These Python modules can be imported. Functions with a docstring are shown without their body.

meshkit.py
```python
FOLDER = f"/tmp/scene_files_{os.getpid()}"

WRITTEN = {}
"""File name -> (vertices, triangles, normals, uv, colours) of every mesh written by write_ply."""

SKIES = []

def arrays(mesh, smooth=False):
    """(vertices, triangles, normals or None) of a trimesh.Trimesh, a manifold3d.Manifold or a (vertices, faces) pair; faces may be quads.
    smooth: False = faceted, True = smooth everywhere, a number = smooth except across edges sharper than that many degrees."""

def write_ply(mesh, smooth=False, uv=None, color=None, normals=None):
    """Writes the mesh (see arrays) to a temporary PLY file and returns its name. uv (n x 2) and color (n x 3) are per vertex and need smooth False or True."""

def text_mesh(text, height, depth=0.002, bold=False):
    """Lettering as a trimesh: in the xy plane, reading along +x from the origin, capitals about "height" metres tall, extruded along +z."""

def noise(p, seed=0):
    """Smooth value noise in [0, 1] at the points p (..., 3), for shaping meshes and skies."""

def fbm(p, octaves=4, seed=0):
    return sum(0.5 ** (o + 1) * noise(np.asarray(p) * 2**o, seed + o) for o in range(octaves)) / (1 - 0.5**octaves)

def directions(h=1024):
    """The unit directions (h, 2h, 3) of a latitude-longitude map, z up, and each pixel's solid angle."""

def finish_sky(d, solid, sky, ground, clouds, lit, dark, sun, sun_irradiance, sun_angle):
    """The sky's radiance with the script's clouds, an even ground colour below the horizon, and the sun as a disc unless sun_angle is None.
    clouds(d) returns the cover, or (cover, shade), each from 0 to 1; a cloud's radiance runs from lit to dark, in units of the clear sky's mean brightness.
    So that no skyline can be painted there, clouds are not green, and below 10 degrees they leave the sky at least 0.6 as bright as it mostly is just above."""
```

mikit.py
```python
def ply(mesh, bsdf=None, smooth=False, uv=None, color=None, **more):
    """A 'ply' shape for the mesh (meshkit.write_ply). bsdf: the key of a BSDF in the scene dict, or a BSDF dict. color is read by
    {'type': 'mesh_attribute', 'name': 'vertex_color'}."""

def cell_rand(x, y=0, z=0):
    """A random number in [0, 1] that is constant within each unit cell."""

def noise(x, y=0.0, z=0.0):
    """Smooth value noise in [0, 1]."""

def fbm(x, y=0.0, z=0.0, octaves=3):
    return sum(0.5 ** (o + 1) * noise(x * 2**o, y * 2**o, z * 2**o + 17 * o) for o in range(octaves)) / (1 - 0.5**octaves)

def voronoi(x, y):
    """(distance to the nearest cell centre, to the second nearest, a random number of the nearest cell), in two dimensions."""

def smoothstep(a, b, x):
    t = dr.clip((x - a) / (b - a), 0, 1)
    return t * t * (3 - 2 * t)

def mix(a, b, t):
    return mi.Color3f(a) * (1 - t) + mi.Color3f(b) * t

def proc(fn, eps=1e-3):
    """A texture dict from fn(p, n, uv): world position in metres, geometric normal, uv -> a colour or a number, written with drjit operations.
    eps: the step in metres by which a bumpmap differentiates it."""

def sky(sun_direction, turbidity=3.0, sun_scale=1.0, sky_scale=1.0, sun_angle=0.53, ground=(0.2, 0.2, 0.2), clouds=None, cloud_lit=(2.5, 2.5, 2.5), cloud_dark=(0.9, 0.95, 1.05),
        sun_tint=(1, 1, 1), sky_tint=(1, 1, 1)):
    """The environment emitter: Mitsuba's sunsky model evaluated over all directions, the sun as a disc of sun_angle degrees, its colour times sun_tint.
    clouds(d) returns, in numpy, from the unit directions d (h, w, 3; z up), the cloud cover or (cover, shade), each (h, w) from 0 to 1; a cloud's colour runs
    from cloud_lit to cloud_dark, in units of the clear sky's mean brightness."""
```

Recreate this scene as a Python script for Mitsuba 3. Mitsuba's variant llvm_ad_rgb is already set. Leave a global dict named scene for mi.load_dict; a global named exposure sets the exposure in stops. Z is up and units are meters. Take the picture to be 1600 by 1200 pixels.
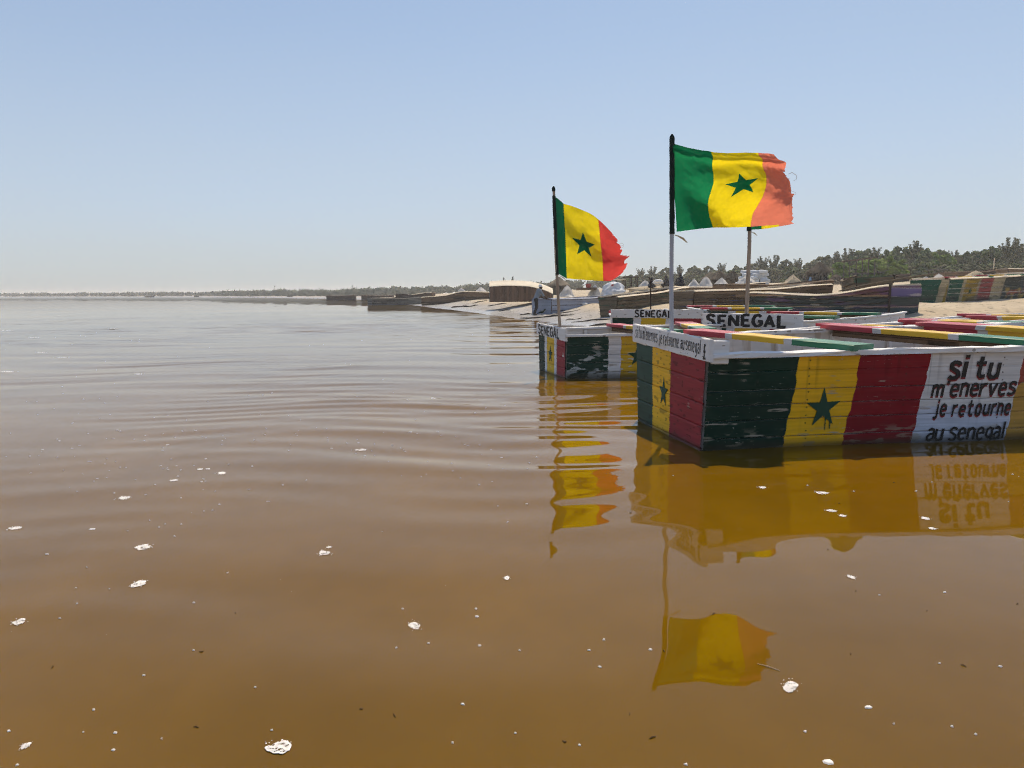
import math, random
import numpy as np, trimesh, manifold3d as m3, drjit as dr, mitsuba as mi, mikit, meshkit
from scipy.interpolate import PchipInterpolator
from shapely.geometry import LineString, Polygon, Point
from shapely.ops import unary_union
from shapely import affinity

T = mi.ScalarTransform4f
rng = np.random.default_rng(7)
random.seed(7)
scene, labels = {}, {}

# ---------------------------------------------------------------- camera, sky, exposure
EYE = np.array([0.0, 0.0, 1.35])
pitch, roll = math.radians(7.0), math.radians(-0.2)
fwd = np.array([0, math.cos(pitch), -math.sin(pitch)])
up0 = np.array([0, math.sin(pitch), math.cos(pitch)])
up = -np.array([1.0, 0, 0]) * math.sin(roll) + up0 * math.cos(roll)
scene['camera'] = {'type': 'perspective', 'fov': math.degrees(2 * math.atan(800 / 1150.0)), 'fov_axis': 'x',
                   'near_clip': 0.05, 'far_clip': 20000.0,
                   'to_world': T().look_at(origin=EYE.tolist(), target=(EYE + fwd).tolist(), up=up.tolist())}
SUN_AZ, SUN_EL = math.radians(17), math.radians(61)
sun = (math.sin(SUN_AZ) * math.cos(SUN_EL), math.cos(SUN_AZ) * math.cos(SUN_EL), math.sin(SUN_EL))


def veil(d):      # thin dusty veil, thicker towards the horizon all the way round
    el = np.degrees(np.arcsin(np.clip(d[..., 2], 0, 1)))
    n = meshkit.fbm(d * [2.2, 2.2, 9.0], 3, 5)
    return 0.96 * np.exp(-el / 17.0) * (0.88 + 0.22 * n)


scene['sky'] = mikit.sky(sun, turbidity=3.0, sky_scale=1.2, clouds=veil, cloud_lit=(1.55, 1.64, 1.61), cloud_dark=(1.0, 1.0, 1.0))
exposure = 1.7

# ---------------------------------------------------------------- helpers
def num(key):
    if key not in used:
        used[key] = 0
        return key
    used[key] += 1
    return f'{key}_{used[key]:03d}'


used = {}


def thing(name, label=None, cat=None, group=None, kind=None):
    key = num(name)
    d = {}
    if label: d['label'] = label
    if cat: d['category'] = cat
    if group: d['group'] = group
    if kind: d['kind'] = kind
    labels[key] = d
    return key


def put(name, mesh, mat, parent=None, smooth=False, uv=None, label=None, kind=None, **more):
    key = num(name if parent is None else parent + '__' + name)
    scene[key] = mikit.ply(mesh, mat, smooth=smooth, uv=uv, **more)
    if label or kind:
        labels.setdefault(key, {}).update({k: v for k, v in (('label', label), ('kind', kind)) if v})
    return key


def one(name, mesh, mat, label, cat=None, group=None, kind=None, smooth=False, uv=None, **more):
    key = thing(name, label, cat, group, kind)
    scene[key] = mikit.ply(mesh, mat, smooth=smooth, uv=uv, **more)
    return key


def tri(v, f):
    v, f = np.asarray(v, float), np.asarray(f, int)
    if f.shape[1] == 4:
        f = np.vstack([f[:, [0, 1, 2]], f[:, [0, 2, 3]]])
    return trimesh.Trimesh(v, f, process=False)


def cat_(ms):
    return trimesh.util.concatenate(list(ms))


def grid_faces(nr, nc):
    i, j = np.meshgrid(np.arange(nr - 1), np.arange(nc - 1), indexing='ij')
    a = (i * nc + j).ravel()
    return np.stack([a, a + 1, a + nc + 1, a + nc], 1)


def frame(d, upv=(0, 0, 1)):
    d = np.asarray(d, float); d = d / np.linalg.norm(d)
    u_ = np.asarray(upv, float)
    if abs(d @ u_) > 0.98: u_ = np.array([1.0, 0, 0])
    s = np.cross(d, u_); s /= np.linalg.norm(s)
    return d, s, np.cross(s, d)


def beam(p0, p1, w, h, ch=0.004, upv=(0, 0, 1)):
    """Bevelled rectangular timber from p0 to p1, w across, h high."""
    p0, p1 = np.asarray(p0, float), np.asarray(p1, float)
    d, s, u_ = frame(p1 - p0, upv)
    ch = min(ch, w * .3, h * .3)
    a, b = w / 2, h / 2
    prof = [(-a + ch, -b), (a - ch, -b), (a, -b + ch), (a, b - ch), (a - ch, b), (-a + ch, b), (-a, b - ch), (-a, -b + ch)]
    v = np.array([q + s * x + u_ * y for q in (p0, p1) for x, y in prof])
    f = [[i, (i + 1) % 8, 8 + (i + 1) % 8, 8 + i] for i in range(8)]
    t = [[x[0], x[1], x[2]] for x in f] + [[x[0], x[2], x[3]] for x in f]
    t += [[0, i + 1, i] for i in range(1, 7)] + [[8, 8 + i, 9 + i] for i in range(1, 7)]
    m = trimesh.Trimesh(v, t, process=False)
    if m.volume < 0: m.invert()
    return m


def tube(pts, rad, sides=8, cap=True):
    p = np.asarray(pts, float); n = len(p)
    r = np.broadcast_to(rad, (n,))
    t = np.gradient(p, axis=0); t /= np.linalg.norm(t, axis=1, keepdims=True) + 1e-12
    a = np.cross(t, np.where(np.abs(t[:, 2:]) < .9, [0, 0, 1.0], [1.0, 0, 0])); a /= np.linalg.norm(a, axis=1, keepdims=True)
    b = np.cross(t, a); an = np.arange(sides) * 2 * np.pi / sides
    v = (p[:, None] + r[:, None, None] * (np.cos(an)[None, :, None] * a[:, None] + np.sin(an)[None, :, None] * b[:, None])).reshape(-1, 3)
    i, j = np.meshgrid(np.arange(n - 1), np.arange(sides), indexing='ij')
    q = np.stack([i * sides + j, i * sides + (j + 1) % sides, (i + 1) * sides + (j + 1) % sides, (i + 1) * sides + j], -1).reshape(-1, 4)
    f = np.vstack([q[:, [0, 1, 2]], q[:, [0, 2, 3]]])
    if cap:
        v = np.vstack([v, p[0], p[-1]])
        k = np.arange(sides); e = (n - 1) * sides
        f = np.vstack([f, np.stack([k * 0 + n * sides, (k + 1) % sides, k], 1), np.stack([k * 0 + n * sides + 1, e + k, e + (k + 1) % sides], 1)])
    m = trimesh.Trimesh(v, f, process=False)
    if cap and m.volume < 0: m.invert()
    return m


def bones(segs, el=None, ref=0.04, n=16):
    """One smooth body from tapered bones [(p0, r0, p1, r1), ...]."""
    out = m3.Manifold()
    for p0, r0, p1, r1 in segs:
        out = out + m3.Manifold.batch_hull([m3.Manifold.sphere(r0, n).translate(tuple(map(float, p0))), m3.Manifold.sphere(r1, n).translate(tuple(map(float, p1)))])
    out = out.refine_to_length(ref)
    mm = out.to_mesh()
    m = trimesh.Trimesh(mm.vert_properties[:, :3], mm.tri_verts, process=True)
    return trimesh.smoothing.filter_taubin(m, iterations=6)


# ---------------------------------------------------------------- hand-painted lettering (strokes)
GL = {
 's': [[(.56, .84), (.44, .97), (.24, 1.0), (.08, .86), (.10, .64), (.30, .52), (.50, .40), (.56, .2), (.42, .03), (.2, 0), (.02, .12)]],
 'i': [[(.1, 0), (.1, 1)], [(.1, 1.22), (.1, 1.42)]],
 't': [[(.26, 1.42), (.26, .22), (.38, .02), (.62, .08)], [(0, .98), (.56, .98)]],
 'u': [[(.05, 1), (.05, .24), (.2, .02), (.42, .04), (.57, .25)], [(.57, 1), (.57, 0)]],
 'm': [[(.05, 0), (.05, 1)], [(.05, .72), (.24, .98), (.42, .84), (.42, 0)], [(.42, .72), (.62, .98), (.8, .84), (.8, 0)]],
 "'": [[(.14, 1.36), (.04, 1.08)]],
 'e': [[(.06, .52), (.56, .56), (.5, .88), (.3, 1), (.12, .86), (.04, .5), (.12, .14), (.3, 0), (.56, .12)]],
 'n': [[(.05, 0), (.05, 1)], [(.05, .7), (.28, .98), (.52, .82), (.54, 0)]],
 'r': [[(.05, 0), (.05, 1)], [(.05, .62), (.22, .92), (.46, .98)]],
 'v': [[(0, 1), (.28, .02), (.56, 1)]],
 'j': [[(.36, 1), (.36, -.05), (.22, -.3), (.02, -.16)], [(.36, 1.22), (.36, 1.4)]],
 'o': [[(.3, 1), (.1, .85), (.04, .5), (.1, .14), (.3, 0), (.5, .14), (.57, .5), (.5, .85), (.3, 1)]],
 'a': [[(.06, .82), (.26, 1), (.46, .9), (.52, .7), (.52, 0)], [(.52, .56), (.22, .56), (.04, .36), (.06, .12), (.24, 0), (.52, .2)]],
 'g': [[(.52, 1), (.52, -.12), (.34, -.38), (.06, -.28)], [(.52, .84), (.28, 1), (.08, .78), (.05, .36), (.24, .1), (.52, .28)]],
 'l': [[(.1, 0), (.1, 1.42)]],
 'S': [[(.56, .82), (.42, .98), (.2, 1.0), (.06, .84), (.10, .62), (.46, .42), (.56, .2), (.4, .02), (.18, 0), (.02, .14)]],
 'E': [[(.06, 0), (.06, 1)], [(.06, .97), (.56, .97)], [(.06, .5), (.48, .5)], [(.06, .03), (.56, .03)]],
 'N': [[(.05, 0), (.05, 1)], [(.05, .98), (.6, .02)], [(.6, 0), (.6, 1)]],
 'G': [[(.58, .82), (.42, 1), (.18, .94), (.05, .62), (.06, .28), (.22, .02), (.46, .03), (.6, .2), (.6, .46), (.36, .46)]],
 'A': [[(0, 0), (.3, 1), (.62, 0)], [(.12, .34), (.5, .34)]],
 'L': [[(.06, 1), (.06, .03), (.54, .03)]],
 '#': [[(.46, 1.2), (.28, 1.28), (.2, 1.0), (.22, .2), (.05, -.1), (.5, -.05)], [(0, .62), (.46, .62)]],
}


def lettering(text, h, weight=.2, gap=.2, slant=0.0, wob=.02, seed=1, widen=1.0):
    r = np.random.default_rng(seed)
    x, out = 0.0, []
    for c in text:
        if c == ' ':
            x += .42 * widen; continue
        g = GL[c]; w = max(p[0] for st in g for p in st) * widen
        sc, dy = 1 + r.normal(0, .03), r.normal(0, wob)
        for st in g:
            q = [(x + px * widen + r.normal(0, wob * .5), py * sc + dy + r.normal(0, wob * .4)) for px, py in st]
            out.append(LineString(q).buffer(weight * (.5 + r.uniform(-.04, .06)), cap_style=2, join_style=1, quad_segs=3))
        x += w + gap * (1 + r.normal(0, .1))
    g = unary_union(out)
    g = affinity.affine_transform(g, [h, h * slant, 0, h, 0, 0])
    return g, (x - gap) * h


def star_poly(cx, cy, r, ir=.4, rot=0, sx=1.0, drip=None):
    a = [math.pi / 2 + rot + k * math.pi / 5 for k in range(10)]
    pts = [(cx + sx * (r if k % 2 == 0 else r * ir) * math.cos(t), cy + (r if k % 2 == 0 else r * ir) * math.sin(t)) for k, t in enumerate(a)]
    g = Polygon(pts)
    if drip:
        g = g.union(unary_union([Polygon([(x - .006, y0), (x + .006, y0), (x + .002, y1), (x - .002, y1)]) for x, y0, y1 in drip]))
    return g


def flat_mesh(g, depth=.003, fine=None):
    gs = getattr(g, 'geoms', [g])
    m = cat_([trimesh.creation.extrude_polygon(q, depth, engine='earcut') for q in gs if q.area > 1e-7])
    if fine:
        v, f = trimesh.remesh.subdivide_to_size(m.vertices, m.faces, fine)
        m = trimesh.Trimesh(v, f, process=False)
    return m


# ---------------------------------------------------------------- materials
def mat(key, fn_or_rgb, rough=.8, two=True, spec=.3, bump=None, bump_scale=1.0, eps=2e-3, **more):
    col = mikit.proc(fn_or_rgb) if callable(fn_or_rgb) else {'type': 'rgb', 'value': list(fn_or_rgb)}
    b = {'type': 'principled', 'base_color': col, 'roughness': rough, 'specular': spec, **more}
    if bump is not None:
        b = {'type': 'bumpmap', 'arbitrary': mikit.proc(bump, eps), 'scale': bump_scale, 'bsdf': b}
    if two: b = {'type': 'twosided', 'bsdf': b}
    scene[key] = b


noise, fbm, sstep, mix = mikit.noise, mikit.fbm, mikit.smoothstep, mikit.mix
GREEN, YELLOW, RED, WHITE = (.0025, .026, .015), (.76, .42, .007), (.215, .005, .012), (.64, .63, .62)


def stripes(x, cuts, cols):
    """Colour bands along x."""
    c = mi.Color3f(cols[0])
    for k, col in zip(cuts, cols[1:]):
        t = dr.select(x > k, mi.Float(1), mi.Float(0))
        c = mix(c, col, t)
    return c


def worn(c, u, v, amount=.5, seed=0.0, under=(.30, .26, .21)):
    """Brush streaks along the grain, chips down to grey wood, stains."""
    grain = fbm(u * 3 + seed, v * 70, seed, 3)
    patch = fbm(u * 4.3 + seed * 3, v * 9 + 7, 1.7, 3)
    c = c * (0.74 + .42 * grain)
    chip = sstep(.66, .72, patch * .72 + grain * .28 + (amount - .5) * .25)
    return mix(c, mi.Color3f(under) * (.7 + .6 * grain), chip * .9)


def water_scum(c, z, top=.09):
    return mix(c, mi.Color3f(.028, .024, .014), sstep(top, top * .2, z + 0.05 * fbm(z * 0 + 1, 1)) * .82)


def a_side(p, n, uv):
    u, v = uv.x, uv.y
    w = u + .10 * (v - .5) * -1.0 + .018 * (noise(v * 22, 3.3) - .5) + .045 * (noise(v * 5.5, dr.floor(u * 1.3) + .5) - .5)
    c = stripes(w, A_CUTS, (GREEN, YELLOW, RED, (.58, .57, .56), (.30, .06, .04), YELLOW))
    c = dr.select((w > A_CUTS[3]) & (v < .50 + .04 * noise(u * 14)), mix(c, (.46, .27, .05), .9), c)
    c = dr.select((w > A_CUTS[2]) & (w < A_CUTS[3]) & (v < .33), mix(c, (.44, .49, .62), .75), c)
    tone = fbm(u * 1.7, v * 2.6, 9.0, 3)
    c = worn(c * (.78 + .44 * tone), u, v, .42, 1.0)
    nail = sstep(.010, .006, dr.sqrt(dr.square(u - .92 * dr.floor(u / .92 + .5) - .03 * noise(v * 9, 2.0)) + dr.square((v - .07 * dr.floor(v / .07 + .5)) * 1.0)))
    c = mix(c, (.05, .03, .018), nail * .8)
    run = sstep(.80, .9, noise(u * 26, v * 1.3, 4.0)) * sstep(.0, .5, v)
    c = c * (1 - .22 * run)
    crust = sstep(.60, .72, fbm(u * 9, v * 30, 3.0, 3)) * sstep(.20, .10, v)
    c = mix(c, (.30, .26, .19), crust * .55)
    scr = sstep(.93, .97, noise(u * 30, v * 160)) * sstep(.5, .7, noise(u * 3.1, v * 5))
    c = mix(c, (.5, .47, .4), scr * .7)
    return water_scum(c, v, .13)


A_CUTS = (.80, 1.37, 2.03, 2.93, 3.6)


def a_transom(p, n, uv):
    u, v = uv.x, uv.y
    w = u + .006 * (noise(v * 25, 1.3) - .5) * 2
    c = stripes(w, (.275, .555), ((.016, .055, .038), (.74, .42, .012), (.27, .016, .024)))
    c = worn(c * (.80 + .4 * fbm(u * 3, v * 3, 5.0, 3)), u * 2, v, .42, 4.0)
    dk = sstep(.78, .84, noise(u * 22, v * 45))
    return water_scum(c * (1 - .45 * dk), v, .10)


def sen_transom(p, n, uv):
    u, v = uv.x, uv.y
    w = u + .012 * (noise(v * 25, 1.3) - .5)
    c = stripes(w, (.24, .33, .61, .70), (GREEN, WHITE, (.66, .42, .015), WHITE, (.28, .015, .025)))
    return water_scum(worn(c, u * 2, v, .42, 8.0, (.45, .5, .46)), v, .10)


def b_side(p, n, uv):
    u, v = uv.x, uv.y
    w = u + .02 * (noise(v * 25, 1.3) - .5)
    c = stripes(w, (.66, .86, 1.5, 1.7, 2.4, 2.6), ((.004, .035, .022), WHITE, (.60, .36, .012), WHITE, RED, WHITE, GREEN))
    low = sstep(.50, .30, v)
    chip = sstep(.62, .70, fbm(u * 8, v * 20, 2.0, 3)) * low
    c = mix(worn(c, u, v, .45, 2.0), (.5, .52, .5), chip * .8)
    return water_scum(c, v, .2)


def bench_col(p, n, uv):
    u, v = uv.x, uv.y
    w = u + .006 * (noise(v * 30, 5.5) - .5)
    c = stripes(w, (.29, .335, .645, .69), ((.48, .03, .05), WHITE, (.82, .50, .012), WHITE, (.02, .19, .09)))
    return worn(c, u * 2, v, .42, 6.0)


def white_col(p, n, uv):
    st = fbm(p.x * 3, p.y * 3, p.z * 5, 4)
    g = fbm(p.x * 2 + p.y * 1.7, p.z * 60, p.y * 3, 2)
    c = mi.Color3f(.70, .69, .67) * (.84 + .2 * g)
    c = mix(c, (.42, .36, .27), sstep(.55, .75, st) * .55)
    chip = sstep(.70, .74, fbm(p.x * 11, p.y * 11, p.z * 22, 3))
    return mix(c, (.17, .13, .09), chip * .75)


def inner_col(p, n, uv):
    g = fbm(p.x * 5 + p.y * 4, p.z * 26, 3.0, 3)
    drip = fbm(p.x * 9 + p.y * 7, p.z * 2.2, 1.0, 3)
    c = mi.Color3f(.66, .64, .60) * (.84 + .2 * g)
    return mix(c, (.36, .28, .19), sstep(.56, .76, drip) * .6)


def wood_fn(base, dark, amt=.6, seed=0.0, tint=None, tcut=.6):
    def fn(p, n, uv):
        u, v = uv.x, uv.y
        g = fbm(u * 1.6 + seed, v * 42, seed, 4)
        b = fbm(u * .9 + seed * 2, v * 5, 3.0, 3)
        k = mikit.cell_rand(dr.floor(v * 6.6), dr.floor(u * .37 + dr.floor(v * 6.6) * .31), seed)
        c = mix(base, dark, dr.clip(amt * (g * 1.1 + b * .8 - .35) + .75 * (k - .5), 0, 1))
        if tint is not None:
            c = mix(c, tint, sstep(tcut, tcut + .10, fbm(u * 1.0 + 4 + seed, v * 13, 9.0, 3)) * .75)
        return c
    return fn


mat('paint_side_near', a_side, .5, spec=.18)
mat('paint_transom_near', a_transom, .6, spec=.25)
mat('paint_transom', sen_transom, .6)
mat('paint_side_left', b_side, .6)
scene['paint_bench'] = {'type': 'twosided', 'bsdf': {'type': 'roughplastic', 'diffuse_reflectance': mikit.proc(bench_col), 'alpha': .30, 'int_ior': 1.5, 'nonlinear': False}}
mat('paint_white', white_col, .6)
mat('paint_inner', inner_col, .75)
mat('letter_black', (.012, .012, .012), .5)
mat('letter_red', (.20, .012, .016), .6)
mat('star_green', (.008, .05, .028), .6)
mat('old_wood', wood_fn((.21, .14, .085), (.035, .023, .015), .8, 1.0), .85)
mat('dark_wood', wood_fn((.085, .055, .038), (.02, .014, .011), .8, 2.0), .85)
mat('hull_wood', wood_fn((.19, .115, .07), (.07, .043, .027), .6, 9.0), .85)
mat('grey_wood', wood_fn((.21, .20, .17), (.045, .045, .04), .8, 3.0), .85)
mat('green_wood', wood_fn((.21, .16, .10), (.04, .032, .022), .8, 4.0, (.03, .085, .05), .60), .85)
mat('blue_wood', wood_fn((.21, .15, .095), (.04, .028, .019), .8, 5.0, (.035, .06, .16), .68), .85)
mat('pale_blue_paint', wood_fn((.34, .38, .46), (.20, .22, .28), .7, 6.0), .7)


def purple_fn(p, n, uv):
    u, v = uv.x, uv.y
    g = fbm(u * 1.6, v * 42, 2.0, 3)
    c = stripes(v + .02 * noise(u * 5), (.36, .40, .74, .80), ((.035, .058, .062), (.36, .25, .14), (.055, .062, .052), (.36, .22, .12), (.15, .065, .055)))
    c = mix(c, (.16, .085, .15), sstep(.55, .75, fbm(u * 1.3 + 2, v * 6, 4.0, 3)) * .7)
    c = mix(c, (.42, .34, .24), sstep(.72, .75, fbm(u * 1.6 + 9, v * 11, 6.0, 3)) * .8)
    return c * (.55 + .8 * g)


def right_fn(p, n, uv):
    u, v = uv.x, uv.y
    w = u - .12 * (v - .5) + .03 * (noise(v * 14, 1.3) - .5)
    c = stripes(w, (.75, .95, 1.75, 1.9, 2.75, 3.6), ((.02, .085, .055), (.38, .32, .2), (.30, .20, .03), (.36, .30, .2), (.27, .06, .06), (.33, .28, .18), (.05, .06, .055)))
    far = sstep(3.4, 3.9, w)
    blot = fbm(u * 3.1, v * 4, 5.0, 3)
    c = mix(c, (.30, .10, .07), far * sstep(.52, .6, blot) * sstep(.75, .55, v))
    c = mix(c, (.36, .25, .06), far * sstep(.58, .64, fbm(u * 4 + 5, v * 5, 8.0, 3)) * sstep(.75, .55, v))
    c = mix(c, (.06, .055, .045), sstep(.45, .62, fbm(u * 2.2, v * 9, 2.0, 3)) * (.35 + .5 * sstep(.5, .1, v)))
    return c * (.72 + .5 * fbm(u * 2, v * 50, 1.0, 2))


mat('purple_paint', purple_fn, .8)
mat('right_paint', right_fn, .8)
mat('panel_purple', wood_fn((.16, .12, .25), (.10, .075, .16), .7, 7.0, (.46, .40, .33), .53), .75)
mat('cream_wood', wood_fn((.72, .63, .47), (.46, .38, .27), .6, 8.0), .8)
mat('cream_bright', wood_fn((.78, .70, .54), (.60, .52, .38), .4, 11.0), .8)
mat('pole_white', lambda p, n, uv: mi.Color3f(.42, .42, .45) * (.7 + .5 * fbm(p.x * 20, p.y * 20, p.z * 6, 3)), .5)
mat('pole_wood', lambda p, n, uv: mix((.46, .36, .26), (.20, .14, .10), fbm(p.x * 30, p.y * 30, p.z * 3, 3)), .7)
mat('black_cloth', (.006, .016, .012), .8)
mat('rope', (.45, .34, .2), .9)
mat('salt', lambda p, n, uv: mi.Color3f(.54, .525, .49) * (.62 + .5 * fbm(p.x * 1.3, p.y * 1.3, p.z * 2.2, 4)), .7)
mat('sack', lambda p, n, uv: mi.Color3f(.56, .60, .64) * (.60 + .6 * fbm(p.x * 3, p.y * 3, p.z * 5, 3)), .55)
mat('thatch', lambda p, n, uv: mix((.27, .22, .15), (.06, .048, .035), fbm(p.x * 2.5, p.y * 2.5, p.z * 4, 4)), .95)
mat('dark_thatch', lambda p, n, uv: mix((.10, .075, .05), (.025, .02, .015), fbm(p.x * 2.5, p.y * 2.5, p.z * 4, 4)), .95)
mat('dark_robe', (.012, .014, .024), .9)
mat('grey_shirt', (.20, .23, .26), .9)
mat('dark_trousers', (.035, .03, .028), .9)
mat('skin', (.06, .035, .022), .6)
mat('white_cloth', (.68, .68, .66), .8)
mat('blue_tarp', (.12, .22, .34), .6)
mat('red_plastic', (.25, .015, .02), .4)
mat('foam', lambda p, n, uv: mi.Color3f(.72, .70, .65) * (.78 + .3 * noise(p.x * 90, p.y * 90)), .9)
mat('debris', (.10, .055, .015), .8)
mat('driftwood', (.06, .05, .04), .9)


def leaf(key, a, b, tr=.7):
    mat(key, lambda p, n, uv: mix(a, b, sstep(.3, .7, fbm(p.x * .45, p.y * .45, p.z * .8, 3))), .8, spec=.15)


def leafy(V, N, F, bsdf):
    """Leaf clumps whose shading follows the clump, not each leaf."""
    N = N / (np.linalg.norm(N, axis=1, keepdims=True) + 1e-9)
    return {'type': 'ply', 'filename': meshkit.write_ply((V, F), False, normals=N), 'face_normals': False, 'bsdf': {'type': 'ref', 'id': bsdf}}


leaf('leaf_dry', (.078, .086, .036), (.135, .132, .060), .75)
leaf('leaf_mid', (.052, .080, .024), (.105, .135, .042), .75)
leaf('leaf_bright', (.07, .13, .014), (.13, .19, .022), .9)
leaf('leaf_far', (.06, .075, .04), (.09, .10, .055))
mat('bark', lambda p, n, uv: mix((.14, .11, .085), (.05, .04, .032), fbm(p.x * 5, p.y * 5, p.z * 2, 3)), .95)


def flag_fn(cuts, c0, c1, c2, sx, sy, sr, lw=1.5, rot=0.0):
    def fn(p, n, uv):
        u, v = uv.x, uv.y
        c = stripes(u, cuts, (c0, c1, c2))
        x, y = (u - sx) * lw, v - sy
        a = dr.atan2(x, y) + rot
        k = 2 * math.pi / 5
        a = dr.abs(a - k * dr.floor(a / k + .5))
        r = dr.sqrt(x * x + y * y)
        px, py = r * dr.sin(a), r * dr.cos(a)
        # edge of a pentagram point: from (0, sr) to the inner corner
        ix, iy = .40 * sr * math.sin(math.pi / 5), .40 * sr * math.cos(math.pi / 5)
        ins = (px * (sr - iy) + (py - sr) * ix) < 0
        c = dr.select(ins, mi.Color3f(c0) * .55, c)
        seam = sstep(.006, .0, dr.minimum(dr.abs(u - cuts[0]), dr.abs(u - cuts[1])))
        weave = .94 + .12 * fbm(u * 60, v * 40, 1.0, 2)
        return c * weave * (1 - .12 * seam)
    return fn


FG, FY, FR = (.012, .22, .085), (.88, .70, .015), (.72, .16, .11)
scene['flag_cloth'] = {'type': 'principledthin', 'base_color': mikit.proc(flag_fn((.345, .70), FG, FY, (.76, .22, .14), .54, .55, .165, 1.5, .2)), 'roughness': .75, 'diff_trans': 1.05, 'eta': 1.2}
scene['flag_cloth_left'] = {'type': 'principledthin', 'base_color': mikit.proc(flag_fn((.31, .69), (.010, .17, .075), FY, (.72, .07, .06), .50, .50, .19)), 'roughness': .75, 'diff_trans': .95, 'eta': 1.2}

# ---------------------------------------------------------------- ground and water
SHORE = np.array([(-6000, 2500), (-1500, 980), (-490, 700), (-260, 540), (-113, 330), (-42, 200), (-13.2, 94.5), (-9.0, 78), (-3.5, 56), (-1.4, 47), (.9, 38.5),
                  (2.4, 32), (4.2, 28.5), (7.5, 26), (11, 22.6), (16, 20), (30, 18), (80, 14), (400, -20), (3000, -300)], float)


def shore_dist(x, y):
    """Signed distance inland of the water's edge."""
    q = np.stack([np.ravel(x), np.ravel(y)], 1)
    best, sign = np.full(len(q), 1e9), np.ones(len(q))
    for a, b in zip(SHORE[:-1], SHORE[1:]):
        ab = b - a
        t = np.clip(((q - a) @ ab) / (ab @ ab), 0, 1)
        d = np.hypot(*(q - a - t[:, None] * ab).T)
        cr = ab[0] * (q[:, 1] - a[1]) - ab[1] * (q[:, 0] - a[0])
        m = d < best - 1e-9
        best = np.where(m, d, best); sign = np.where(m, np.sign(cr), sign)
    return (best * sign).reshape(np.shape(x))


PROF = PchipInterpolator([-400, -8, -2, 0, 2.2, 6, 15, 35, 65, 110, 400, 6000], [-6, -.7, -.12, 0, .16, .74, .95, 1.38, 1.95, 2.3, 3.0, 8])


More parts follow.
